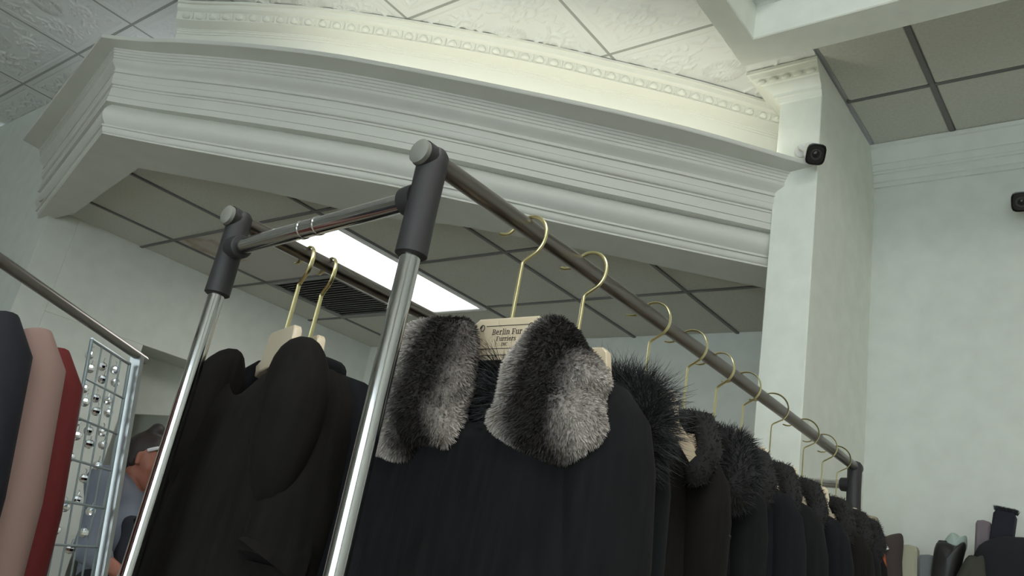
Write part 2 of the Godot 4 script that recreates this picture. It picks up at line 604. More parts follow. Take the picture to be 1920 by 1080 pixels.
# ==================================================================== plaster entablature
# distances of the lower and the upper edge along the front, measured by eye
const LEAN := 9.0
const LOW := [[-1.472, -3.039], [-1.075, -3.012], [-0.322, -2.94], [0.445, -2.942], [0.965, -2.934], [1.3, -2.925]]
const TOP := [[-1.558, -2.945], [-1.258, -2.893], [-0.617, -2.785], [0.127, -2.739], [0.72, -2.735], [1.35, -2.785]]
const TOP_H := [[-1.558, 1.70], [-1.0, 1.742], [-0.3, 1.746], [1.35, 1.746]]

func entablature_profile() -> PackedVector2Array:
	# (drop, inset) in metres from the top lip
	var q := PackedVector2Array()
	var d := 0.0
	var i := 0.0
	var steps := [[0.0, -0.01], [0.012, 0.0], [0.004, 0.003], [0.008, 0.095], [0.007, 0.0], [0.0015, 0.006]]
	for s in steps:
		d += s[0]; i += s[1]
		q.append(Vector2(d, i))
	for k in 3:
		for s in [[0.010, 0.0], [0.0015, 0.0055]]:
			d += s[0]; i += s[1]
			q.append(Vector2(d, i))
	for k in 8:   # cyma
		var a := (k + 1) / 8.0
		q.append(Vector2(d + 0.055 * a, i + 0.03 * (a - 0.35 * sin(a * TAU))))
	d += 0.055; i += 0.03
	for s in [[0.0015, 0.009], [0.003, 0.0], [0.001, -0.004], [0.025, 0.0], [0.001, 0.002]]:
		d += s[0]; i += s[1]
		q.append(Vector2(d, i))
	for k in 5:   # cove
		var a := (k + 1) / 5.0
		q.append(Vector2(d + 0.024 * sin(a * PI / 2), i + 0.012 * (1 - cos(a * PI / 2))))
	d += 0.024; i += 0.012
	for s in [[0.001, 0.006], [0.004, 0.0], [0.001, -0.004], [0.005, 0.0], [0.001, 0.006], [0.003, 0.0], [0.001, -0.005], [0.038, 0.0], [0.001, 0.005], [0.003, 0.0], [0.001, -0.005], [0.023, 0.0], [0.002, 0.042]]:
		d += s[0]; i += s[1]
		q.append(Vector2(d, i))
	for k in 14:  # broad ovolo that curves back under
		var a := (k + 1) / 14.0
		q.append(Vector2(d + 0.098 * a, i - 0.040 * pow(sin(a * PI * 0.95), 0.9) + 0.012 * a * a))
	d += 0.098; i += 0.001
	for s in [[0.001, -0.016], [0.008, 0.0], [0.001, 0.010]]:
		d += s[0]; i += s[1]
		q.append(Vector2(d, i))
	for k in 5:
		var a := (k + 1) / 5.0
		q.append(Vector2(d + 0.024 * sin(a * PI / 2), i + 0.016 * (1 - cos(a * PI / 2))))
	d += 0.024; i += 0.016
	for s in [[0.001, -0.005], [0.007, 0.0]]:
		d += s[0]; i += s[1]
		q.append(Vector2(d, i))
	for k in q.size(): q[k] = Vector2(q[k].x / d, q[k].y / i)
	return q

func station(low: Vector3, top: Vector3, prof: PackedVector2Array) -> PackedVector3Array:
	var r := PackedVector3Array()
	for q in prof:
		var w := top.lerp(low, q.y)
		r.append(Vector3(w.x, lerpf(top.y, low.y, q.x), w.z))
	return r

func entablature():
	var prof := entablature_profile()
	var yl := EYE + 1.33
	var rings := []
	var lows := []
	var tops := []
	# return on the left, then the long curved front
	lows.append(Vector3(-4.62, yl, -1.46)); tops.append(Vector3(-4.62, EYE + 1.70, -1.265))
	for k in 41:
		var f := k / 40.0
		var tl := lerpf(-1.472, 1.24, minf(f * 1.0256, 1.0))
		var tt := lerpf(-1.558, 1.245, minf(f * 1.0256, 1.0))
		lows.append(diag(tl, along(LOW, tl), yl))
		tops.append(diag(tt, along(TOP, tt), EYE + along(TOP_H, tt)))
	lows[-1] = Vector3(-1.14, yl, -2.99)
	tops[-1] = Vector3(-1.062, EYE + 1.746, -2.872)
	for k in lows.size(): rings.append(station(lows[k], tops[k], prof))
	var s := Shape.new()
	s.loft(rings, false, false, Vector3(0.7, 0, 0.7))
	# ledge on top, back to the crown wall
	var led := []
	for k in tops.size():
		var t: Vector3 = tops[k]
		var b: Vector3 = t + (Vector3(0, 0, -0.5) if k == 0 else Vector3(-0.42, 0, -0.42) if k > 1 else Vector3(-0.35, 0, -0.42))
		led.append(PackedVector3Array([t, t + Vector3(0, -0.012, 0) * 0 , b + Vector3(0, -0.005, 0)]))
	s.loft(led, false, false, Vector3.UP)
	struct("trim_1", s.mesh(30), M["plaster"], "broad curved plaster entablature with stepped and hollow mouldings across the alcove")
	# soffit under it with a shallow inner edge
	var inner := [Vector2(-4.62, -1.50), Vector2(-4.28, -1.506), Vector2(-3.337, -1.343), Vector2(-2.922, -1.70), Vector2(-2.61, -2.027), Vector2(-2.269, -2.23), Vector2(-1.798, -2.653), Vector2(-1.65, -2.80), Vector2(-1.10, -3.33)]
	var s2 := Shape.new()
	var rr := []
	var path := smooth(inner.slice(2), 5, false)
	var outs := PackedVector3Array()
	var ins := PackedVector3Array()
	outs.append(lows[0]); ins.append(Vector3(inner[0].x, yl, inner[0].y))
	outs.append(lows[0].lerp(lows[1], 0.25)); ins.append(Vector3(inner[1].x, yl, inner[1].y))
	for k in path.size():
		outs.append(lows[1 + int(round(40.0 * k / (path.size() - 1)))])
		ins.append(Vector3(path[k].x, yl, path[k].y))
	for k in outs.size():
		rr.append(PackedVector3Array([outs[k], ins[k], ins[k] + Vector3(0, 0.045, 0), outs[k] + Vector3(-0.02, 0.045, -0.02)]))
	s2.loft(rr)
	struct("trim_2", s2.mesh(30), M["plaster"], "flat plaster soffit under the curved entablature")

# ==================================================================== upper crown with egg moulding
const CROWN := [[-1.515, -3.341], [-1.20, -3.245], [-0.848, -3.154], [-0.455, -3.095], [0.099, -3.047], [0.47, -3.043], [0.823, -3.047], [1.35, -3.085]]
func crown_at(t: float, drop: float, out: float) -> Vector3:
	return diag(t, along(CROWN, t) + out, EYE + 2.19 - drop)

func egg_mesh() -> ArrayMesh:
	var s := Shape.new()
	var o := PackedVector2Array()
	for k in 14:
		var a := TAU * k / 14
		o.append(Vector2(cos(a) * 0.0195 * (1.0 - 0.25 * sin(a)), sin(a) * 0.0155))
	s.pillow(o, 0.011, 0.004, Vector3.ZERO, Basis.IDENTITY, 3)
	return s.mesh(60)

func crown():
	var prof := [[0.0, 0.006], [0.012, 0.006], [0.014, -0.004], [0.030, -0.009], [0.034, -0.014], [0.037, -0.020], [0.039, -0.027], [0.072, -0.040], [0.074, -0.034], [0.078, -0.034], [0.080, -0.044], [0.092, -0.082], [0.095, -0.082], [0.0965, -0.086], [0.103, -0.086], [0.1045, -0.091], [0.112, -0.091], [0.114, -0.097], [0.135, -0.099], [0.155, -0.106], [0.18, -0.118], [0.20, -0.134], [0.22, -0.14], [0.225, -0.15], [0.50, -0.15]]
	var rings := []
	var n := 44
	for k in n + 1:
		var t := lerpf(-1.515, 1.35, float(k) / n)
		var r := PackedVector3Array()
		for q in prof: r.append(crown_at(t, q[0], q[1]))
		rings.append(r)
	# the return at the far left end runs straight back
	var end: PackedVector3Array = rings[0].duplicate()
	for k in end.size(): end[k] += Vector3(-0.02, 0, -2.4)
	var s := Shape.new()
	s.loft([end, rings[0]], false, false, Vector3(-1, 0, 0))
	s.loft(rings, false, false, Vector3(0.7, 0, 0.7))
	var root := struct("trim_3", s.mesh(30), M["crown_paint"], "creamy upper crown moulding with egg band under the embossed ceiling")
	var em := egg_mesh()
	var t := -1.47
	while t < 1.28:
		var o := obj("egg", em, M["crown_paint"], root)
		var p := crown_at(t, 0.0555, -0.0325)
		var e := (crown_at(t + 0.02, 0, 0) - crown_at(t - 0.02, 0, 0)).normalized()
		var out := e.cross(Vector3.UP).normalized()
		if out.dot(Vector3(1, 0, 1)) < 0: out = -out
		var nrm := (out * 0.93 - Vector3.UP * 0.37).normalized()
		o.transform = Transform3D(Basis(e, nrm.cross(e), nrm), p)
		t += 0.0645
		# dart between two eggs
		var dart := Shape.new()
		var pd := crown_at(t - 0.032, 0.0555, -0.031)
		dart.box(pd + nrm * 0.002, Vector3(0.006, 0.028, 0.009), 0.002, Basis(e, nrm.cross(e), nrm))
		obj("dart", dart.mesh(), M["crown_paint"], root)

# ==================================================================== pier with capital
func pier():
	var s := Shape.new()
	s.box(Vector3(-1.1325, 1.795, -3.24), Vector3(0.173, 3.59, 0.76), 0.003)
	# capital: mouldings on the front and the left, cut flush on the right
	var y := EYE + 2.19
	var prof := [[0.0, 0.085, 0.126], [0.014, 0.085, 0.126], [0.016, 0.078, 0.118], [0.034, 0.072, 0.108], [0.037, 0.064, 0.098], [0.058, 0.052, 0.076], [0.061, 0.046, 0.068], [0.075, 0.040, 0.058], [0.095, 0.020, 0.030], [0.100, 0.018, 0.026], [0.112, 0.018, 0.026], [0.114, 0.010, 0.014], [0.135, 0.004, 0.004], [0.138, 0.0, 0.0]]
	var rings := []
	for q in prof:
		var l: float = -1.217 - q[2]
		var f: float = -2.86 + q[1]
		rings.append(PackedVector3Array([Vector3(-1.0457, y - q[0], -3.2), Vector3(-1.0457, y - q[0], f), Vector3(l, y - q[0], f), Vector3(l, y - q[0], -3.2)]))
	s.loft(rings)
	var root := struct("column", s.mesh(25), M["pier_paint"], "slim white square pier with a moulded capital right of the entablature")
	var em := egg_mesh()
	for k in 5:
		var o := obj("egg", em, M["pier_paint"], root)
		o.transform = Transform3D(Basis(Vector3.RIGHT, -0.5) * 1.0, Vector3(-1.075 - 0.052 * k, y - 0.0475, -2.86 + 0.058))

func beam():
	var yb := EYE + 2.05
	var s := Shape.new()
	s.box(Vector3(-1.205, yb + 0.33, 1.15), Vector3(0.104, 0.66, 7.416), 0.004)
	s.box(Vector3(1.4, yb + 0.33, -2.485), Vector3(5.312, 0.66, 0.148), 0.004)
	struct("trim_4", s.mesh(), M["pier_paint"], "dropped plaster beam framing the raised coffer in front of the pier")

func right_wall_trim():
	var y := EYE + 2.19
	var prof := [[0.0, 0.085], [0.02, 0.085], [0.024, 0.078], [0.05, 0.066], [0.075, 0.05], [0.085, 0.046], [0.087, 0.04], [0.115, 0.033], [0.117, 0.028], [0.128, 0.027], [0.13, 0.021], [0.165, 0.016], [0.168, 0.009], [0.188, 0.008], [0.19, 0.0]]
	var rings := []
	for x in [-1.05, 4.0]:
		var r := PackedVector3Array()
		for q in prof: r.append(Vector3(x, y - q[0], -3.6 + q[1]))
		r.append(Vector3(x, y - 0.19, -3.62)); r.append(Vector3(x, y, -3.62))
		rings.append(r)
	var s := Shape.new()
	s.loft(rings)
	struct("trim_5", s.mesh(25), M["wall_paint"], "stepped white crown moulding along the right wall")

# ==================================================================== lamps out of view
func lamp_panel(called: String, at: Vector3, size: Vector2, label: String, energy: float, c := Color(1, 1, 0.98)):
	var o := thing(called, label, "ceiling light", at)
	var s := Shape.new()
	for k in [-1, 1]:
		s.box(Vector3(k * (size.x / 2 + 0.015), 0, 0), Vector3(0.03, 0.03, size.y + 0.06))
		s.box(Vector3(0, 0, k * (size.y / 2 + 0.015)), Vector3(size.x, 0.03, 0.03))
	obj("frame", s.mesh(), M["lamp_white"], o)
	obj("diffuser", boxes([[Vector3(0, 0.004, 0), Vector3(size.x, 0.012, size.y)]], 0.002), M["diffuser"], o)
	area(called + "_lamp", at - Vector3(0, 0.02, 0), size, Vector3.DOWN, c, energy)

func ceiling_lamps():
	lamp_panel("coffer_light", Vector3(0.6, EYE + 2.64, -0.4), Vector2(1.2, 1.2), "square white ceiling panel in the coffer above the camera", 4.2)
	lamp_panel("coffer_light", Vector3(1.4, EYE + 2.64, 2.6), Vector2(1.2, 1.2), "square white ceiling panel in the coffer towards the street window", 4.2)
	# warm strip lying on the ledge of the entablature, washing the crown
	var o := thing("cove_strip", "warm tubular strip lamp lying on the ledge behind the entablature", "strip light", Vector3.ZERO)
	var s := Shape.new()
	var pts := []
	for k in 21:
		var t := lerpf(-0.95, 1.15, k / 20.0)
		pts.append(diag(t, along(TOP, t) - 0.13, EYE + 1.755))
	s.tube(pts, 0.008, 8)
	obj("tube", s.mesh(), M["warm_tube"], o)
	var o2 := thing("cove_strip", "second short strip lamp lying on the ledge towards the left end", "strip light", Vector3.ZERO)
	s = Shape.new()
	s.tube([Vector3(-4.25, EYE + 1.74, -1.75), Vector3(-3.75, EYE + 1.74, -1.75)], 0.008, 8)
	obj("tube", s.mesh(), M["warm_tube"], o2)
	area("ledge_lamp", Vector3(-4.0, EYE + 1.77, -1.75), Vector2(0.5, 0.03), Vector3(-0.1, 0.9, 0.35), Color(0.95, 0.97, 1.0), 0.12)
	for k in 7:
		var t := lerpf(-0.8, 1.08, k / 6.0)
		var p := diag(t, along(TOP, t) - 0.13, EYE + 1.785)
		area("cove_lamp_%d" % k, p, Vector2(0.3, 0.03), Vector3(-0.35, 0.87, -0.35), Color(1.0, 0.99, 0.93), 0.037)

# ==================================================================== chrome garment rack
const RN := -0.692   # near rail x
const RF := -1.160   # far rail x
func rack():
	var o := thing("garment_rack", "double rail chrome garment rack with black plastic joints loaded with dark coats", "clothes rack")
	var posts := [Vector3(RN, 0, -0.605), Vector3(RF, 0, -0.645), Vector3(RN - 0.022, 0, -2.375), Vector3(RF - 0.02, 0, -2.40)]
	for i in 4:
		var b: Vector3 = posts[i]
		var s := Shape.new()
		s.tube([b + Vector3(0, 0.08, 0), b + Vector3(0, RAIL_Y - 0.02, 0)], 0.0125, 24)
		s.lathe(b + Vector3(0, 1.30, 0), [[0.0126, -0.012], [0.0142, -0.010], [0.0142, 0.010], [0.0126, 0.012]], 24)
		obj("post", s.mesh(), M["chrome"], o)
		# plastic tee at the top: a tall socket, a stub for the cross bar
		s = Shape.new()
		s.lathe(b + Vector3(0, RAIL_Y, 0), [[0.0165, -0.128], [0.0195, -0.126], [0.0188, -0.06], [0.0192, -0.01], [0.0185, 0.006], [0.014, 0.013], [0.004, 0.0145]], 28)
		var inward := 1.0 if i % 2 == 1 else -1.0
		var mate: Vector3 = posts[i + 1] if i % 2 == 0 else posts[i - 1]
		var dir := (mate - b).normalized()
		var q := b + Vector3(0, RAIL_Y - 0.050, 0)
		s.tube([q + dir * 0.010, q + dir * 0.034, q + dir * 0.036], [0.0195, 0.0185, 0.0165], 24)
		var end := -1.0 if i < 2 else 1.0
		var rail_end := b + Vector3(0, RAIL_Y, -end * 0.012)
		s.tube([rail_end + Vector3(0, 0, -0.008), rail_end + Vector3(0, 0, 0.008)], 0.0172, 24)
		obj("joint", s.mesh(), M["black_plastic"], o)
		s = Shape.new()
		var face := -end
		s.tube([b + Vector3(0, RAIL_Y, face * 0.016), b + Vector3(0, RAIL_Y, face * 0.026), b + Vector3(0, RAIL_Y, face * 0.029)], [0.0158, 0.0158, 0.011], 24)
		obj("end_cap", s.mesh(), M["grey_cap"], o)
		# foot and castor
		s = Shape.new()
		s.lathe(b, [[0.004, 0.004], [0.026, 0.012], [0.030, 0.035], [0.026, 0.058], [0.012, 0.07], [0.012, 0.09]], 16)
		obj("castor", s.mesh(), M["black_plastic"], o)
	for pr in [[0, 2], [1, 3]]:
		var s := Shape.new()
		var a: Vector3 = posts[pr[0]] + Vector3(0, RAIL_Y, 0)
		var b2: Vector3 = posts[pr[1]] + Vector3(0, RAIL_Y, 0)
		var bow := []
		for k in 13:
			var f := k / 12.0
			bow.append(a.lerp(b2, f) + Vector3(0.010 * sin(f * PI), 0, 0))
		s.tube(bow, 0.0127, 24)
		obj("rail", s.mesh(), M["rail_steel"], o)
		s = Shape.new()
		s.tube([posts[pr[0]] + Vector3(0, 0.14, 0), posts[pr[1]] + Vector3(0, 0.14, 0)], 0.0125, 16)
		obj("base_rail", s.mesh(), M["chrome"], o)
	for pr in [[0, 1], [2, 3]]:
		for yy in [RAIL_Y - 0.050, 0.20]:
			var s := Shape.new()
			var a: Vector3 = posts[pr[0]] + Vector3(0, yy, 0)
			var b2: Vector3 = posts[pr[1]] + Vector3(0, yy, 0)
			s.tube([a, a.lerp(b2, 0.5), b2], 0.0125, 24)
			if yy > 1.0:
				for f in [0.48, 0.56]:
					var c := a.lerp(b2, f)
					var d := (b2 - a).normalized()
					s.tube([c - d * 0.004, c - d * 0.003, c + d * 0.003, c + d * 0.004], [0.0126, 0.0138, 0.0138, 0.0126], 24)
			obj("cross_bar", s.mesh(), M["chrome"], o)

# ==================================================================== hangers
func hook_mesh(flat: bool, drop: float) -> ArrayMesh:
	var c := Vector3(0.001, -0.0160, 0)
	var pts := [Vector3(0, drop, 0), Vector3(0, -0.060, 0), Vector3(0.0005, -0.0545, 0), Vector3(0.004, -0.0508, 0)]
	for k in 20:
		var a := deg_to_rad(lerpf(-50, 150, k / 19.0))
		pts.append(c + Vector3(cos(a), sin(a), 0) * 0.0315)
	pts += [Vector3(-0.0335, -0.0055, 0), Vector3(-0.042, -0.0065, 0), Vector3(-0.050, -0.0045, 0)]
	var s := Shape.new()
	if flat: s.tube(pts, 0.0016, 8, 2.3, Vector3(1, 0, 0))
	else: s.tube(pts, 0.0027, 10)
	return s.mesh(50)

func hanger_mesh(reach: float) -> ArrayMesh:
	# sloping arms with a broad centre plate, local y = 0 at the rail axis
	var s := Shape.new()
	var front := []
	for q in [Vector2(-0.050, -0.136), Vector2(0.050, -0.136), Vector2(0.057, -0.142), Vector2(0.066, -0.185), Vector2(0.10, -0.200), Vector2(0.19, -0.243), Vector2(0.197, -0.256), Vector2(0.188, -0.266), Vector2(0.10, -0.226), Vector2(0.06, -0.206), Vector2(0.0, -0.200), Vector2(-0.06, -0.206), Vector2(-0.10, -0.226), Vector2(-0.188, -0.266), Vector2(-0.197, -0.256), Vector2(-0.19, -0.243), Vector2(-0.10, -0.200), Vector2(-0.066, -0.185), Vector2(-0.057, -0.142)]:
		front.append(Vector2(signf(q.x) * (0.066 + (absf(q.x) - 0.066) * reach), q.y) if absf(q.x) > 0.07 else q)
	var rings := []
	for lv in [[-0.0075, 0.0025], [-0.0055, 0.0], [0.0055, 0.0], [0.0075, 0.0025]]:
		var r := PackedVector3Array()
		for q in front:
			var c := Vector2(q.x * 0.9, -0.19)
			var w: Vector2 = q + (c - q).normalized() * lv[1]
			r.append(Vector3(w.x, w.y, lv[0] - q.x * q.x * 0.0))
		rings.append(r)
	s.loft(rings, true, false)
	for e in [0, 3]:
		var r: PackedVector3Array = rings[e]
		var poly := PackedVector2Array()
		for q in r: poly.append(Vector2(q.x, q.y))
		var ix := Geometry2D.triangulate_polygon(poly)
		var t := PackedVector3Array()
		for k in ix: t.append(r[k])
		s.add(t, false, Vector3(0, 0, -1 if e == 0 else 1))
	return s.mesh(40)

func text(words: String, size: float, at: Vector3, m: String, parent: Node, called := "lettering", turn := 0.0):
	var t := TextMesh.new()
	t.text = words
	t.font = SystemFont.new()
	t.font.font_names = PackedStringArray(["Droid Serif"])
	t.font_size = 32
	t.pixel_size = size / 32.0
	t.depth = 0.0004
	var o := obj(called, t, M[m], parent)
	o.position = at
	o.rotation.z = turn
	return o

var hook_round: ArrayMesh
var hook_flat: ArrayMesh
var hanger_bodies := {}
func make_hanger(at: Vector3, turn: float, flat: bool, label: String, group: String, reach := 0.85) -> Node3D:
	if not hanger_bodies.has(reach): hanger_bodies[reach] = hanger_mesh(reach)
	if hook_round == null:
		hook_round = hook_mesh(false, -0.142)
		hook_flat = hook_mesh(true, -0.142)
	var o := thing("coat_hanger", label, "hanger", at, turn, group)
	obj("hook", hook_flat if flat else hook_round, M["brass"], o)
	obj("body", hanger_bodies[reach], M["hanger_wood"], o)
	return o

# ==================================================================== fur strands
var blade: ArrayMesh
func strands(called: String, list: Array, parent: Node) -> MultiMeshInstance3D:
	# list of [root, direction * length, width, colour]
	if blade == null:
		var t := PackedVector3Array()
		var v := [[0.0, 0.5], [0.45, 0.42], [0.8, 0.25], [1.0, 0.05]]
		for k in 3:
			var a: Array = v[k]
			var b: Array = v[k + 1]
			Shape.quad(t, Vector3(-a[1], a[0], 0.12 * a[0] * a[0]), Vector3(a[1], a[0], 0.12 * a[0] * a[0]), Vector3(b[1], b[0], 0.12 * b[0] * b[0]), Vector3(-b[1], b[0], 0.12 * b[0] * b[0]))
		var s := Shape.new()
		s.add(t, false, Vector3(0, 0, 1))
		blade = s.mesh(80)
	var mm := MultiMesh.new()
	mm.transform_format = MultiMesh.TRANSFORM_3D
	mm.use_colors = true
	mm.mesh = blade
	mm.instance_count = list.size()
	for i in list.size():
		var q: Array = list[i]
		var d: Vector3 = q[1]
		var side := d.cross(Vector3(rng.randf() - 0.5, rng.randf() - 0.5, rng.randf() - 0.5)).normalized()
		var b := Basis(side * q[2], d, side.cross(d.normalized()) * d.length())
		mm.set_instance_transform(i, Transform3D(b, q[0]))
		mm.set_instance_color(i, q[3])
	var o := MultiMeshInstance3D.new()
	o.name = called
	o.multimesh = mm
	o.material_override = M["strand"]
	parent.add_child(o, true)
	o.set_meta("kind", "stuff")
	return o

func sample(s: Shape, count: int) -> Array:
	# points and normals spread evenly over a shape
	var areas := PackedFloat32Array()
	var total := 0.0
	for i in range(0, s.p.size(), 3):
		total += (s.p[i + 1] - s.p[i]).cross(s.p[i + 2] - s.p[i]).length()
		areas.append(total)
	var out := []
	for k in count:
		var f := areas.bsearch(rng.randf() * total)
		f = mini(f, areas.size() - 1) * 3
		var u := rng.randf()
		var v := rng.randf()
		if u + v > 1.0: u = 1 - u; v = 1 - v
		var nrm := (s.p[f + 1] - s.p[f]).cross(s.p[f + 2] - s.p[f]).normalized()
		out.append([s.p[f] + (s.p[f + 1] - s.p[f]) * u + (s.p[f + 2] - s.p[f]) * v, nrm])
	return out

# ==================================================================== coats
func coat_body(drop: float, wide: float, deep: float, sd: int, length := 1.15, neck := 1.0) -> Shape:
	var rows := [[-0.186 - 0.018 * (neck - 1.0), 0.070 * neck, 0.050], [-0.200 - 0.004 * (neck - 1.0), maxf(0.105, 0.075 * neck), 0.054], [-0.216, 0.140, 0.058], [-0.236, 0.172, 0.062], [-0.262, 0.192, 0.066], [-0.30, 0.200, 0.070], [-0.36, 0.198, 0.074], [-0.46, 0.198, 0.078], [-0.60, 0.202, 0.082], [-0.80, 0.212, 0.086], [-1.0, 0.226, 0.090], [-0.18 - length, 0.245, 0.094]]
	var rings := []
	var r2 := RandomNumberGenerator.new()
	r2.seed = sd
	var ph := r2.randf() * TAU
	for q in rows:
		var ring := PackedVector3Array()
		var low := clampf((-0.30 - q[0]) / 0.5, 0, 1)
		for j in 56:
			var a := TAU * j / 56
			var c := cos(a)
			var n := sin(a)
			var x: float = q[1] * wide * signf(c) * pow(absf(c), 0.85)
			var z: float = q[2] * deep * signf(n) * pow(absf(n), 0.8)
			z += low * 0.010 * sin(x * 60.0 + ph) * signf(n) + low * 0.005 * sin(x * 131.0 + ph * 2.0)
			var y: float = q[0]
			if n > 0 and q[0] > -0.31:
				y -= drop * n * exp(-x * x / 0.007) * clampf((q[0] + 0.31) / 0.12, 0, 1)
			ring.append(Vector3(x, y, z))
		rings.append(ring)
	var s := Shape.new()
	s.loft(rings, true, false)
	return s

func sleeve(side: float, wide: float, sd: int, reach := -0.86, bulge := 1.0, set_back := 0.0) -> Shape:
	var s := Shape.new()
	var pts := []
	var rad := []
	for q in [[0.140, -0.238, 0.030], [0.163, -0.250, 0.040], [0.178, -0.272, 0.047], [0.186, -0.32, 0.050], [0.190, -0.42, 0.050], [0.192, -0.55, 0.049], [0.194, -0.70, 0.048], [0.194, reach + 0.01, 0.050], [0.194, reach, 0.045]]:
		pts.append(Vector3(side * q[0] * wide, q[1] if q[1] > reach - 0.001 else reach, set_back + 0.004 + 0.01 * sin(q[1] * 9.0 + sd)))
		rad.append(q[2] * bulge)
	s.tube(pts, rad, 20, 1.35, Vector3(1, 0, 0))
	return s

func make_coat(at: Vector3, turn: float, m: String, label: String, group: String, opt := {}) -> Node3D:
	var sd: int = opt.get("seed", 1)
	var wide: float = opt.get("wide", 1.0)
	var o := thing("fur_coat", label, "coat", at, turn, group)
	obj("body", coat_body(opt.get("drop", 0.05), wide, opt.get("deep", 1.0), sd, 1.15, opt.get("neck", 1.0)).mesh(60), M[m], o)
	for side in [-1.0, 1.0]:
		var sl := sleeve(side, wide, sd, opt.get("reach", -0.86), opt.get("bulge", 1.0), opt.get("set_back", 0.0))
		var so := obj("sleeve", sl.mesh(60), M[m], o)
		if opt.get("seam", false):
			var sm := Shape.new()
			var ring := []
			for k in 15:
				var a := PI * (k / 14.0) - PI / 2
				ring.append(Vector3(side * (0.187 * wide + cos(a) * 0.047), -0.345 + 0.006 * sin(a * 2.0), 0.004 + sin(a) * 0.063))
			sm.tube(ring, 0.0022, 6)
			obj("seam", sm.mesh(), M["lining"], so)
	return o

func collar_path(spread: float, top: float, bottom: float) -> Array:
	# from the left front, up round the back of the neck and down the right front
	var c := Curve3D.new()
	var pts := [Vector3(-0.06 * spread, bottom, 0.075), Vector3(-0.085 * spread, (top + bottom) * 0.5, 0.07), Vector3(-0.088 * spread, top - 0.01, 0.03), Vector3(-0.05 * spread, top, -0.035), Vector3(0, top, -0.05), Vector3(0.05 * spread, top, -0.035), Vector3(0.088 * spread, top - 0.01, 0.03), Vector3(0.085 * spread, (top + bottom) * 0.5, 0.07), Vector3(0.06 * spread, bottom, 0.075)]
	for i in pts.size():
		var d: Vector3 = (pts[mini(i + 1, pts.size() - 1)] - pts[maxi(i - 1, 0)]) * 0.18
		c.add_point(pts[i], -d, d)
	var out := []
	for k in 34: out.append(c.sample_baked(c.get_baked_length() * k / 33.0))
	return out

func stand_collar(o: Node3D, m: String, rad: float, spread := 1.0, top := -0.165, bottom := -0.30, squash := 1.0) -> MeshInstance3D:
	var s := Shape.new()
	var pts := collar_path(spread, top, bottom)
	var rr := []
	for k in pts.size():
		var f := absf(k / (pts.size() - 1.0) - 0.5) * 2.0
		rr.append(rad * (0.35 if k in [0, pts.size() - 1] else 0.8 + 0.2 * sin(f * PI)))
	s.tube(pts, rr, 16, squash)
	return obj("collar", s.mesh(70), M[m], o)

func fluffy_collar(o: Node3D, base: Color, tip: Color, rad: float, hair_len: float, count: int, spread := 1.0, top := -0.165, bottom := -0.30):
	var s := Shape.new()
	var pts := collar_path(spread, top, bottom)
	var rr := []
	for k in pts.size(): rr.append(rad * (0.4 if k in [0, pts.size() - 1] else 1.0))
	s.tube(pts, rr, 14)
	s.tint = func(_p): return base
	var c := obj("collar", s.mesh(70), M["under_fur"], o)
	var list := []
	for q in sample(s, count):
		var d: Vector3 = (q[1] + Vector3(rng.randf() - 0.5, rng.randf() * 0.6 - 0.45, rng.randf() - 0.5) * 1.0).normalized()
		var ln := hair_len * (0.35 + 0.65 * rng.randf() * rng.randf() + 0.2 * rng.randf())
		list.append([q[0], d * ln, 0.0009, base.lerp(tip, rng.randf() * rng.randf())])
	strands("fur", list, c)

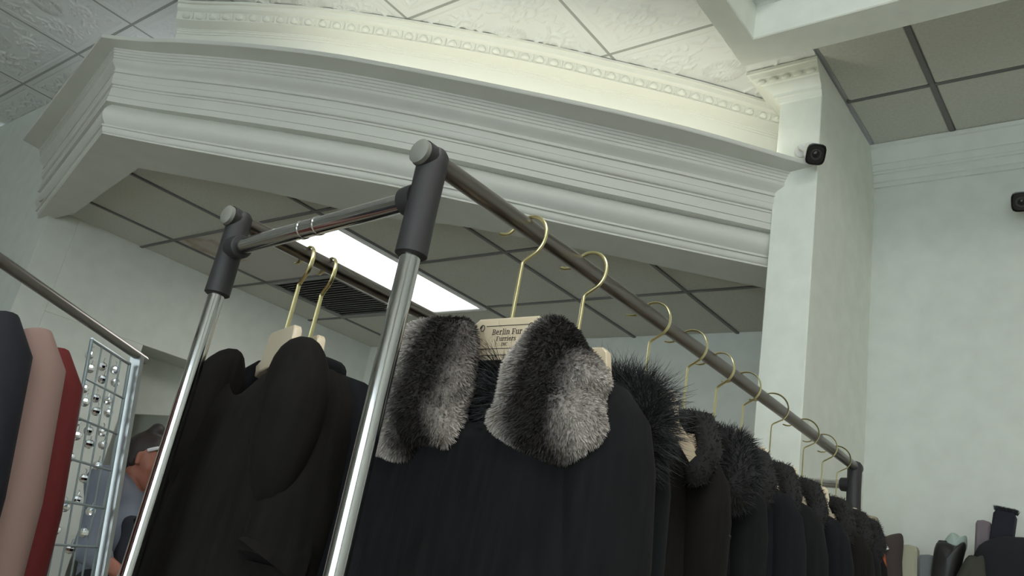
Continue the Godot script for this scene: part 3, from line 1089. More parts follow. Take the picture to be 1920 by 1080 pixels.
func coats():
	# ---- first coat on the near rail: wide chinchilla collar
	var z0 := -0.80
	var x0 := RN + 0.004
	var h := make_hanger(Vector3(x0, RAIL_Y, z0), 0.0, false, "cream lettered wooden hanger with brass hook inside the grey fur collar", "hangers on the near rail")
	h.set_meta("label", "cream lettered wooden hanger with round brass hook between the grey collar lobes")
	# printing on the centre plate
	var fp := 0.0079
	text("Berlin Fur", 0.0105, Vector3(0.003, -0.1565, fp), "print", h)
	text("Furriers", 0.0085, Vector3(0.003, -0.1660, fp), "print", h)
	text("INC", 0.006, Vector3(0.002, -0.1738, fp), "print", h)
	var ln := Shape.new()
	for q in [[0.008, -0.1475, 0.085], [0.000, -0.1795, 0.090], [0.000, -0.1885, 0.090]]: ln.box(Vector3(q[0], q[1], fp), Vector3(q[2], 0.0008, 0.0006), 0.0001)
	for sx in [-1.0, 1.0]:
		var curl := []
		for k in 14:
			var a := k / 13.0 * TAU * 1.2
			curl.append(Vector3(sx * (0.041 + 0.0045 * cos(a) * (1 - k / 26.0)), -0.1505 + 0.0055 * sin(a) * (1 - k / 26.0), fp))
		ln.tube(curl, 0.0006, 5)
		curl = []
		for k in 9:
			var a := -PI / 2 + PI * k / 8.0
			curl.append(Vector3(sx * (0.045 + 0.004 * cos(a)), -0.184 + 0.0045 * sin(a), fp))
		ln.tube(curl, 0.0007, 5)
	obj("printed_border", ln.mesh(), M["print"], h)
	var c := make_coat(Vector3(x0, RAIL_Y, z0), 0.0, "fur_black", "black sheared fur coat with two big grey chinchilla collar lobes, front of the near rail", "", {"drop": 0.10, "seed": 3, "wide": 0.88, "deep": 0.62, "set_back": -0.035})
	chinchilla(c)
	# woven maker's label inside the neck
	var lab := obj("maker_label", boxes([[Vector3(-0.020, -0.226, -0.012), Vector3(0.084, 0.060, 0.002)]], 0.0006), M["label_cloth"], c)
	lab.rotation.z = -0.03
	var ink := Shape.new()
	for q in [[-0.006, 0.052, 0.0075], [-0.017, 0.060, 0.0055], [-0.027, 0.035, 0.003], [-0.034, 0.044, 0.004], [-0.045, 0.084, 0.0022], [-0.0535, 0.084, 0.0022], [0.004, 0.084, 0.0015]]:
		ink.box(Vector3(-0.018, -0.204 + q[0], -0.0107), Vector3(q[1], q[2], 0.0006), 0.0001)
	for k in 3: ink.box(Vector3(-0.048 + 0.025 * k, -0.2535, -0.0107), Vector3(0.006, 0.007, 0.0006), 0.0001)
	obj("woven_print", ink.mesh(), M["label_ink"], lab)
	obj("neck_band", boxes([[Vector3(-0.01, -0.2015, 0.008), Vector3(0.10, 0.012, 0.006)]], 0.002), M["fur_brown"], c)
	# ---- the row behind it
	var row := [
		[-0.93, -0.675, 0.60, 0.85, "fur_blue", "fluffy", "blue-black coat with a shaggy long-haired black collar beside the grey collar", "thin brass hanger hook second along the near rail, rising behind the right grey collar lobe"],
		[-1.14, -0.68, 0.60, 0.85, "fur_brown", "seam", "brown-black leather coat with a curved sleeve seam behind the shaggy collar", "brass hanger whose shaft drops towards the shaggy black collar nearest the front"],
		[-1.28, -0.68, 0.64, 0.8, "fur_black", "fluffy2", "black coat with a rounded short fluffy collar half way along the near rail", "brass hanger fourth along the near rail, above the collar with a white arm showing"],
		[-1.41, -0.684, 0.78, 0.8, "fur_blue", "stand", "plain blue-black coat with a low folded collar just behind the rounded fluffy collar", "brass hanger fifth along the near rail with a wide flat hook"],
		[-1.535, -0.684, 0.74, 0.8, "fur_black", "stand", "dark coat in front of the white pier, sixth along the near rail", "brass hanger sixth along the near rail, the last one before the white pier"],
		[-1.69, -0.686, 0.72, 0.8, "fur_blue", "stand", "dark blue-black coat hanging just past the pier's left edge", "thin grey hanger hook standing out against the white pier"],
		[-1.91, -0.694, 0.64, 0.7, "fur_brown", "stand", "dark brown-black coat third from the far end of the near rail", "brass hanger third from the far end of the near rail"],
		[-2.06, -0.70, 0.56, 0.7, "fur_black", "stand", "black coat second from the far end of the near rail", "bright brass hanger second from the far end of the near rail"],
		[-2.19, -0.706, 0.50, 0.7, "fur_black", "stand", "last black coat at the far end of the near rail beside the black rack joint", "last thin hanger hook beside the far black rack joint"],
	]
	var k := 0
	for r in row:
		k += 1
		var at := Vector3(r[1] + 0.004, RAIL_Y, r[0])
		var turn: float = [0.0, 0.0, 0.05, 0.05, -0.06, 0.06, 0.5, 0.45, 0.1, 0.5][k]
		make_hanger(at, [0, 0.0, 0.05, 0.05, -0.06, 0.06, 0.5, 0.5, 0.1, 0.5][k], k != 1, r[7], "hangers on the near rail", 0.34 if k in [2, 4] else 0.12)
		var kind: String = r[5]
		var co := make_coat(at, r[3], r[4], r[6], "dark coats on the near rail", {"seed": k * 5, "wide": r[2], "deep": 0.72, "seam": kind == "seam", "bulge": 0.9})
		if kind == "fluffy":
			fluffy_collar(co, Color(0.012, 0.013, 0.015), Color(0.06, 0.066, 0.072), 0.030, 0.050, 15000, 1.1, -0.186, -0.30)
		elif kind == "fluffy2":
			fluffy_collar(co, Color(0.012, 0.012, 0.014), Color(0.035, 0.038, 0.042), 0.030, 0.022, 12000, 1.0, -0.176, -0.29)
		else:
			fluffy_collar(co, Color(0.010, 0.0095, 0.010), Color(0.022, 0.021, 0.022), 0.019, 0.009, 3500, 0.95 if k != 2 else 1.1, -0.165, -0.28)
	# ---- two jackets at the front of the far rail
	for q in [[-0.785, "cream wooden hanger with a plate showing inside the short black jacket", "short-sleeved black fur jacket with tall rounded collar on the front of the far rail"], [-0.835, "cream wooden hanger just behind the first one on the far rail", "second black fur coat on the far rail, behind the short-sleeved jacket"]]:
		var at := Vector3(RF, RAIL_Y, q[0])
		make_hanger(at, -0.28, true, q[1], "hangers on the far rail")
		if q[0] > -0.83:
			var j := make_coat(at, -0.15, "fur_brown", q[2], "coats on the far rail", {"drop": 0.07, "seed": 21, "wide": 1.0, "reach": -0.50, "bulge": 1.05, "neck": 1.7})
			for side in [-1.0, 1.0]:
				var s := Shape.new()
				var ol := smooth([Vector2(0.045, -0.16), Vector2(0.085, -0.152), Vector2(0.125, -0.185), Vector2(0.15, -0.25), Vector2(0.13, -0.36), Vector2(0.085, -0.40), Vector2(0.05, -0.34), Vector2(0.045, -0.24)], 5)
				if side < 0:
					for i in ol.size(): ol[i].x = -ol[i].x
				for i in ol.size(): ol[i] += Vector2(0.100, -0.030) if side > 0 else Vector2(-0.008, -0.030)
				s.pillow(ol, 0.05, 0.035, Vector3(0, 0, 0.045), Basis.IDENTITY, 7)
				obj("collar", s.mesh(70), M["fur_brown"], j)
		else:
			var j := make_coat(at, -0.2, "fur_blue", q[2], "coats on the far rail", {"drop": 0.05, "seed": 33, "wide": 1.05, "deep": 0.75})
			stand_collar(j, "fur_blue", 0.024, 1.0, -0.19, -0.30)

func chinchilla(coat: Node3D):
	var left := [Vector2(-0.016, -0.162), Vector2(-0.026, -0.153), Vector2(-0.060, -0.150), Vector2(-0.104, -0.151), Vector2(-0.142, -0.163), Vector2(-0.160, -0.182), Vector2(-0.161, -0.224), Vector2(-0.163, -0.292), Vector2(-0.162, -0.327), Vector2(-0.134, -0.333), Vector2(-0.103, -0.339), Vector2(-0.079, -0.335), Vector2(-0.073, -0.321), Vector2(-0.051, -0.315), Vector2(-0.014, -0.318), Vector2(-0.006, -0.294), Vector2(-0.010, -0.267), Vector2(-0.007, -0.226), Vector2(-0.010, -0.190)]
	var right := [Vector2(0.104, -0.158), Vector2(0.125, -0.167), Vector2(0.141, -0.188), Vector2(0.155, -0.198), Vector2(0.173, -0.216), Vector2(0.180, -0.230), Vector2(0.174, -0.249), Vector2(0.184, -0.282), Vector2(0.178, -0.301), Vector2(0.164, -0.315), Vector2(0.141, -0.327), Vector2(0.110, -0.321), Vector2(0.081, -0.313), Vector2(0.045, -0.298), Vector2(0.039, -0.289), Vector2(0.048, -0.273), Vector2(0.048, -0.240), Vector2(0.050, -0.212), Vector2(0.069, -0.186), Vector2(0.082, -0.167)]
	var k := 0
	for side in [left, right]:
		k += 1
		var ol := smooth(side, 5)
		for i in ol.size(): ol[i].x += -0.010 if k == 1 else 0.006
		var s := Shape.new()
		s.pillow(ol, 0.042, 0.045, Vector3(0, 0, 0.048), Basis.IDENTITY, 9, 0.2)
		var mid: float = -0.060 if k == 1 else 0.127
		var tone := func(p: Vector3) -> Color:
			# the pelt's own marking: a dark back stripe, silver flanks, nearly white belly edge
			var cx := mid + 0.007 * sin((p.y + 0.24) * 30.0)
			var d := absf(p.x - cx) / (0.058 if p.x > cx else 0.066)
			var f := clampf((d - 0.25) / 0.75, 0, 1)
			f = f * f * (3 - 2 * f)
			return Color(0.022, 0.018, 0.017).lerp(Color(0.50, 0.455, 0.42), f)
		s.tint = tone
		var lobe := obj("collar_lobe", s.mesh(70), M["under_fur"], coat)
		lobe.set_meta("label", "grey chinchilla collar lobe with a dark middle stripe")
		var nz := FastNoiseLite.new()
		nz.seed = 4 + k
		nz.frequency = 28.0
		var list := []
		for q in sample(s, 26000):
			var p: Vector3 = q[0]
			var w := nz.get_noise_3dv(p)
			var w2 := nz.get_noise_3dv(p + Vector3(3, 1, 2))
			var flow := Vector3(w * 0.9 + (0.25 if p.x > mid else -0.25), -0.55 + w2 * 0.8, 0.1)
			var d: Vector3 = (q[1] * 0.9 + flow + Vector3(rng.randf() - 0.5, rng.randf() - 0.5, rng.randf() - 0.5) * 0.5).normalized()
			if d.dot(q[1]) < 0.2: d = (d + q[1] * 0.5).normalized()
			var col: Color = tone.call(p + Vector3(w * 0.012, 0, 0))
			col = col * (0.75 + 0.55 * rng.randf() + 0.5 * w)
			col.a = 1.0
			list.append([p - q[1] * 0.001, d * (0.005 + 0.0035 * rng.randf()), 0.0014, col])
		strands("fur", list, lobe)
	var s := Shape.new()
	s.tube([Vector3(-0.10, -0.20, 0.01), Vector3(-0.088, -0.18, -0.03), Vector3(-0.05, -0.182, -0.052), Vector3(0, -0.185, -0.056), Vector3(0.05, -0.182, -0.052), Vector3(0.088, -0.18, -0.03), Vector3(0.10, -0.20, 0.01)], [0.012, 0.024, 0.026, 0.026, 0.026, 0.024, 0.012], 14)
	obj("back_collar", s.mesh(70), M["fur_brown"], coat)

# ==================================================================== second rack on the left, with a wire grid end
func side_rack():
	var a := Vector3(-1.05, EYE + 0.35, 0.085)
	var b := Vector3(-2.013, EYE + 0.35, -0.985)
	var e := (b - a).normalized()
	var o := thing("clothes_rail", "single chrome clothes rail at the far left ending in a square post", "clothes rack")
	var s := Shape.new()
	s.tube([a, b], 0.011, 20)
	obj("rail", s.mesh(), M["rail_steel"], o)
	var post := b - e * 0.045
	s = Shape.new()
	# the end frames splay: their legs lean out to the right
	var p := Vector3(-e.z, 0, e.x)
	var lean := tan(deg_to_rad(LEAN))
	var leg := func(top: Vector3, foot: float) -> Array: return [top, top + Vector3(0, foot - top.y, 0) + p * (top.y - foot) * lean]
	s.tube(leg.call(post, 0.03), 0.017, 4, 1.0, e.rotated(Vector3.UP, PI / 4))
	obj("post", s.mesh(), M["satin"], o)
	s = Shape.new()
	s.tube(leg.call(a, 0.03), 0.017, 4, 1.0, e.rotated(Vector3.UP, PI / 4))
	obj("post", s.mesh(), M["chrome"], o)
	for q in [a, post]:
		s = Shape.new()
		s.box(Vector3(q.x, 0.02, q.z) + p * q.y * lean, Vector3(0.5, 0.04, 0.06), 0.006, Basis(Vector3.UP, atan2(-e.x, -e.z)))
		obj("foot", s.mesh(), M["chrome"], o)
	# wire grid panel hanging under the rail end
	var g := thing("wire_grid", "narrow chrome wire grid hanging under the end of the left rail", "grid panel")
	var g0 := b - e * 0.30
	var g1 := b - e * 0.075
	var ytop := b.y - 0.028
	for k in 5:
		var q := g0.lerp(g1, k / 4.0)
		s = Shape.new()
		s.tube(leg.call(Vector3(q.x, ytop, q.z), 0.55), 0.0042 if k in [0, 4] else 0.0022, 8)
		obj("wire", s.mesh(), M["wire"], g)
	for k in 15:
		var y := ytop - 0.0005 - 0.083 * k
		s = Shape.new()
		var sh := p * (ytop - y) * lean + Vector3(0, y, 0)
		s.tube([Vector3(g0.x, 0, g0.z) + sh, Vector3(g1.x, 0, g1.z) + sh], 0.0042 if k == 0 else 0.0026, 8)
		obj("wire", s.mesh(), M["wire"], g)
	# small cut-glass pendants on hooks of the grid
	var gem := Shape.new()
	gem.lathe(Vector3.ZERO, [[0.0005, -0.0115], [0.006, -0.010], [0.0095, -0.005], [0.0105, 0.0], [0.0088, 0.005], [0.004, 0.008], [0.001, 0.0085]], 9)
	var gm := gem.mesh(5)
	var hk := Shape.new()
	hk.tube([Vector3(0, 0.007, 0), Vector3(0, 0.016, 0), Vector3(0.0, 0.019, -0.004)], 0.0008, 6)
	var hm := hk.mesh()
	var out := e.cross(Vector3.UP)
	if out.dot(Vector3(0, 0, 1)) < 0: out = -out
	for r in 6:
		for cidx in 3:
			for twin in 2:
				if r > 2 and (r + cidx + twin) % 2 == 0: continue
				var q := g0.lerp(g1, 0.16 + 0.31 * cidx + 0.07 * (twin - 0.5) + 0.02 * sin(r * 2.0 + cidx))
				var y := ytop - 0.028 - 0.072 * r - 0.026 * twin - 0.008 * (cidx % 2)
				var t := thing("glass_pendant", "small sparkling cut-glass pendant hanging on the wire grid", "pendant", Vector3(q.x, y, q.z) + out * 0.011 + p * (ytop - y) * lean, r * 0.7 + cidx, "sparkling pendants on the wire grid")
				obj("stone", gm, M["crystal"], t)
				obj("clip", hm, M["wire"], t)
	# three garments whose right edges show
	garment("red_dress", e, a + e * 0.62, 0.20, "red_cloth", "long red garment hanging left of the sparkling wire grid", -0.012)
	garment("pink_blouse", e, a + e * 0.555, 0.20, "pink_cloth", "pale pink and beige garment left of the red one", 0.0)
	garment("navy_jacket", e, a + e * 0.475, 0.19, "navy_cloth", "navy garment at the left edge of the photo", 0.0)

func garment(called: String, e: Vector3, at: Vector3, half: float, m: String, label: String, lift: float):
	var o := thing(called, label, "garment", at, atan2(e.x, e.z) + PI)
	o.rotate_object_local(Vector3.BACK, deg_to_rad(LEAN - 1.0))
	var rows := [[-0.11, 0.05, 0.02], [-0.125, 0.10, 0.024], [-0.15, 0.16, 0.028], [-0.185, 0.205, 0.03], [-0.23, 0.222, 0.032], [-0.32, 0.225, 0.033], [-0.6, 0.22, 0.034], [-0.95, 0.23, 0.036]]
	var rings := []
	for q in rows:
		var ring := PackedVector3Array()
		for j in 40:
			var a := TAU * j / 40
			var x: float = q[1] / 0.225 * half * signf(cos(a)) * pow(absf(cos(a)), 0.75)
			ring.append(Vector3(x, q[0] + lift, q[2] * sin(a) + 0.006 * sin(x * 70.0 + lift * 90.0)))
		rings.append(ring)
	var s := Shape.new()
	s.loft(rings)
	obj("body", s.mesh(60), M[m], o)
	for side in [-1.0, 1.0]:
		s = Shape.new()
		s.tube([Vector3(side * half * 0.86, -0.17 + lift, 0), Vector3(side * half * 0.95, -0.22 + lift, 0.005), Vector3(side * half * 0.99, -0.4 + lift, 0.012), Vector3(side * half * 0.97, -0.68 + lift, 0.02)], [0.024, 0.036, 0.038, 0.034], 16, 1.1, Vector3(1, 0, 0))
		obj("sleeve", s.mesh(60), M[m], o)
	s = Shape.new()
	s.tube([Vector3(0, -0.12 + lift, 0), Vector3(0, -0.05, 0), Vector3(0.02, -0.035, 0), Vector3(0.028, -0.01, 0), Vector3(0.02, 0.012, 0), Vector3(0, 0.0135, 0), Vector3(-0.02, 0.005, 0)], 0.002, 8)
	obj("hook", s.mesh(), M["chrome"], o)

# ==================================================================== person
func nets(bones: Array, cell: float, k: float) -> PackedVector3Array:
	var lo := Vector3.INF
	var hi := -Vector3.INF
	for b in bones:
		for q in [[b[0], b[1]], [b[2], b[3]]]:
			lo = lo.min(q[0] - Vector3.ONE * (q[1] + cell * 3))
			hi = hi.max(q[0] + Vector3.ONE * (q[1] + cell * 3))
	var n := Vector3i(((hi - lo) / cell).ceil()) + Vector3i.ONE
	var f := PackedFloat32Array()
	f.resize(n.x * n.y * n.z)
	f.fill(1.0)
	for b in bones:
		var a: Vector3 = b[0]
		var d: Vector3 = b[2] - a
		var ra: float = b[1]
		var rb: float = b[3]
		var dd := maxf(d.length_squared(), 1e-9)
		var r := maxf(ra, rb) + cell * 2 + k
		var l := Vector3i(((a.min(b[2]) - Vector3.ONE * r - lo) / cell).floor()).clamp(Vector3i.ZERO, n - Vector3i.ONE)
		var u := Vector3i(((a.max(b[2]) + Vector3.ONE * r - lo) / cell).ceil()).clamp(Vector3i.ZERO, n - Vector3i.ONE)
		for x in range(l.x, u.x + 1):
			for y in range(l.y, u.y + 1):
				for z in range(l.z, u.z + 1):
					var p := lo + Vector3(x, y, z) * cell - a
					var t := clampf(p.dot(d) / dd, 0, 1)
					var v := (p - d * t).length() - lerpf(ra, rb, t)
					var i := (x * n.y + y) * n.z + z
					var o := f[i]
					var h := maxf(k - absf(o - v), 0.0) / k
					f[i] = minf(o, v) - h * h * k * 0.25
	var at := {}
	var out := PackedVector3Array()
	var sx := n.y * n.z
	var sy := n.z
	var corner := [0, sx, sy, sx + sy, 1, sx + 1, sy + 1, sx + sy + 1]
	for x in n.x - 1:
		for y in n.y - 1:
			for z in n.z - 1:
				var i := (x * n.y + y) * n.z + z
				var neg := 0
				for c in corner:
					if f[i + c] < 0: neg += 1
				if neg == 0 or neg == 8: continue
				var s := Vector3.ZERO
				var m := 0
				for e in [[0, 1], [2, 3], [4, 5], [6, 7], [0, 2], [1, 3], [4, 6], [5, 7], [0, 4], [1, 5], [2, 6], [3, 7]]:
					var p: float = f[i + corner[e[0]]]
					var q: float = f[i + corner[e[1]]]
					if (p < 0) != (q < 0):
						var t := p / (p - q)
						s += Vector3(e[0] & 1, (e[0] >> 1) & 1, e[0] >> 2).lerp(Vector3(e[1] & 1, (e[1] >> 1) & 1, e[1] >> 2), t)
						m += 1
				at[i] = lo + (Vector3(x, y, z) + s / m) * cell
	for i in at:
		var z: int = i % n.z
		var y: int = (i / n.z) % n.y
		var x: int = i / sx
		for ax in 3:
			var st: int = [sx, sy, 1][ax]
			var s1: int = [sy, 1, sx][ax]
			var s2: int = [1, sx, sy][ax]
			if (f[i] < 0) == (f[i + st] < 0): continue
			if not (at.has(i - s1) and at.has(i - s2) and at.has(i - s1 - s2)): continue
			if f[i] < 0: Shape.quad(out, at[i], at[i - s1], at[i - s1 - s2], at[i - s2])
			else: Shape.quad(out, at[i], at[i - s2], at[i - s1 - s2], at[i - s1])
	return out

func person():
	var base := Vector3(-4.03, 0, -2.04)
	var o := thing("person", "person in grey-blue shirt and dark apron with dark hair bun, between the racks", "person", base, atan2(0.80, -0.58))
	# local axes: +z is where the person faces, +x the person's left; built at standing height 1.72
	var hip := Vector3(0, 0.95, 0.11)
	var chest := Vector3(0, 1.31, 0.055)
	var neck := Vector3(0, 1.50, 0.055)
	var head := Vector3(0, 1.625, 0.11)
	var sh := 0.175
	var bones := [[hip, 0.112, chest, 0.106], [chest, 0.106, neck - Vector3(0, 0.06, 0), 0.085], [neck - Vector3(0, 0.05, 0.0), 0.062, neck + Vector3(0, 0.06, 0.035), 0.054]]
	var shirt := [[hip + Vector3(0, 0.02, 0), 0.128, chest, 0.122], [chest, 0.122, neck - Vector3(0, 0.07, 0.01), 0.098], [neck - Vector3(0, 0.03, 0), 0.075, neck - Vector3(0, 0.0, 0), 0.07]]
	var trousers := [[hip + Vector3(-0.06, 0.06, 0), 0.13, hip + Vector3(0.06, 0.06, 0), 0.13]]
	var hands := []
	for s in [-1.0, 1.0]:
		var sp := Vector3(s * sh, 1.49, 0.025)
		var el := Vector3(s * 0.205, 1.20, 0.075) if s < 0 else Vector3(s * 0.20, 1.22, 0.15)
		var wr := Vector3(s * 0.16, 1.10, 0.28) if s < 0 else Vector3(s * 0.12, 1.22, 0.38)
		bones += [[Vector3(s * 0.06, 1.47, 0.02), 0.07, sp, 0.062], [sp, 0.058, el, 0.043], [el, 0.042, wr, 0.028]]
		shirt += [[Vector3(s * 0.06, 1.46, 0.02), 0.082, sp, 0.068], [sp, 0.066, el, 0.054], [el, 0.052, el.lerp(wr, 0.30 if s < 0 else 0.9), 0.054 if s < 0 else 0.040]]
		var kn := Vector3(s * 0.105, 0.50, 0.10)
		var an := Vector3(s * 0.11, 0.08, 0.05)
		bones += [[hip + Vector3(s * 0.085, -0.02, 0), 0.095, kn, 0.058], [kn, 0.057, an, 0.038], [an - Vector3(0, 0.02, 0), 0.036, an + Vector3(s * 0.02, -0.045, 0.17), 0.03]]
		trousers += [[hip + Vector3(s * 0.085, -0.02, 0), 0.115, kn, 0.085], [kn, 0.085, an + Vector3(0, 0.02, 0), 0.08]]
		# hand: palm, four fingers and a thumb, a little curled
		var fw := (wr - el).normalized()
		var dn := Vector3(0, -1, 0.15).normalized()
		var ac := fw.cross(dn).normalized()
		var pm := wr + fw * 0.075
		hands += [[wr, 0.026, pm - ac * 0.022, 0.016], [wr, 0.026, pm + ac * 0.022, 0.016], [pm - ac * 0.026, 0.014, pm + ac * 0.026, 0.014]]
		for q in 4:
			var root: Vector3 = pm + ac * (-0.030 + 0.020 * q)
			var ln: float = [0.034, 0.042, 0.044, 0.038][q]
			var m1 := root + (fw * 0.85 + dn * 0.35).normalized() * ln
			var m2 := m1 + (fw * 0.35 + dn * 0.9).normalized() * ln * 0.7
			var m3 := m2 + (dn - fw * 0.25).normalized() * ln * 0.5
			hands += [[root, 0.0095, m1, 0.0088], [m1, 0.0088, m2, 0.0082], [m2, 0.0082, m3, 0.007]]
		var th: Vector3 = wr + fw * 0.03 - ac * s * 0.026
		var t1: Vector3 = th + (fw * 0.6 - ac * s * 0.5 + dn * 0.4).normalized() * 0.04
		hands += [[th, 0.013, t1, 0.0105], [t1, 0.0105, t1 + (fw * 0.7 + dn * 0.6).normalized() * 0.03, 0.0085]]
	# head, looking ahead and a little down: skull, face, jaw, nose, brow, lips, ears
	var hb := Basis(Vector3.RIGHT, 0.22)
	var H := func(x, y, z): return head + hb * Vector3(x, y, z)
	var hd := [[H.call(0, 0.03, -0.03), 0.082, H.call(0, 0.03, 0.012), 0.080], [H.call(0, 0.0, 0.02), 0.068, H.call(0, -0.06, 0.035), 0.055], [H.call(0, -0.075, 0.03), 0.05, H.call(0, -0.095, 0.055), 0.028],
		[H.call(0, 0.02, 0.088), 0.009, H.call(0, -0.022, 0.108), 0.012], [H.call(-0.014, -0.026, 0.095), 0.009, H.call(0.014, -0.026, 0.095), 0.009], [H.call(-0.03, 0.036, 0.078), 0.013, H.call(0.03, 0.036, 0.078), 0.013],
		[H.call(-0.018, -0.056, 0.083), 0.008, H.call(0.018, -0.056, 0.083), 0.008], [H.call(-0.014, -0.068, 0.080), 0.009, H.call(0.014, -0.068, 0.080), 0.009], [H.call(-0.045, -0.015, 0.045), 0.03, H.call(-0.03, -0.04, 0.05), 0.026], [H.call(0.045, -0.015, 0.045), 0.03, H.call(0.03, -0.04, 0.05), 0.026],
		[H.call(-0.080, 0.025, -0.012), 0.010, H.call(-0.080, -0.018, -0.004), 0.009], [H.call(0.080, 0.025, -0.012), 0.010, H.call(0.080, -0.018, -0.004), 0.009], [neck + Vector3(0, 0.02, 0.01), 0.056, H.call(0, -0.05, -0.02), 0.055]]
	var sb := Shape.new()
	sb.add(nets(bones, 0.014, 0.05))
	sb.add(nets(hd, 0.005, 0.018))
	sb.add(nets(hands, 0.0045, 0.006))
	obj("body", sb.mesh(80), M["skin"], o)
	var s2 := Shape.new()
	s2.add(nets(shirt, 0.014, 0.05))
	obj("shirt", s2.mesh(80), M["shirt"], o)
	s2 = Shape.new()
	s2.add(nets(trousers, 0.016, 0.05))
	obj("trousers", s2.mesh(80), M["dark_cloth"], o)
	# apron: bib in front of the chest and a skirt
	s2 = Shape.new()
	s2.add(nets([[Vector3(-0.07, 1.33, 0.150), 0.032, Vector3(0.07, 1.33, 0.150), 0.032], [Vector3(-0.11, 1.1, 0.185), 0.05, Vector3(0.11, 1.1, 0.185), 0.05], [Vector3(-0.07, 1.33, 0.185), 0.035, Vector3(-0.11, 1.1, 0.185), 0.05], [Vector3(0.07, 1.33, 0.185), 0.035, Vector3(0.11, 1.1, 0.185), 0.05], [Vector3(-0.12, 1.0, 0.17), 0.09, Vector3(-0.13, 0.55, 0.17), 0.09], [Vector3(0.12, 1.0, 0.17), 0.09, Vector3(0.13, 0.55, 0.17), 0.09], [Vector3(0, 1.0, 0.19), 0.09, Vector3(0, 0.55, 0.19), 0.09]], 0.014, 0.05))
	obj("apron", s2.mesh(80), M["dark_cloth"], o)
	s2 = Shape.new()
	s2.add(nets([[H.call(0, 0.045, -0.038), 0.088, H.call(0, 0.058, 0.006), 0.076], [H.call(0, -0.01, -0.065), 0.06, H.call(0, -0.065, -0.065), 0.045], [H.call(-0.062, 0.03, -0.03), 0.03, H.call(-0.06, -0.02, -0.04), 0.025], [H.call(0.062, 0.03, -0.03), 0.03, H.call(0.06, -0.02, -0.04), 0.025], [H.call(0, 0.115, -0.045), 0.035, H.call(0, 0.15, -0.03), 0.036]], 0.007, 0.02))
	obj("hair", s2.mesh(80), M["hair"], o)
	s2 = Shape.new()
	var band := []
	for k in 17:
		var a := PI * k / 16.0
		band.append(H.call(cos(a) * 0.088, 0.052 + 0.045 * sin(a), 0.02 + 0.052 * sin(a)))
	s2.tube(band, 0.009, 8)
	obj("headband", s2.mesh(80), M["headband"], o)
	# tall panel behind the person
	var p := thing("storage_cabinet", "tall grey-green cabinet in the recess behind the person", "cabinet", Vector3(-4.53, 0, -2.66))
	obj("body", boxes([[Vector3(0, 0.955, 0), Vector3(0.5, 1.91, 0.62)]], 0.006), M["grey_panel"], p)
	obj("door", boxes([[Vector3(0.256, 0.96, 0), Vector3(0.012, 1.84, 0.58)]], 0.004), M["grey_panel"], p)

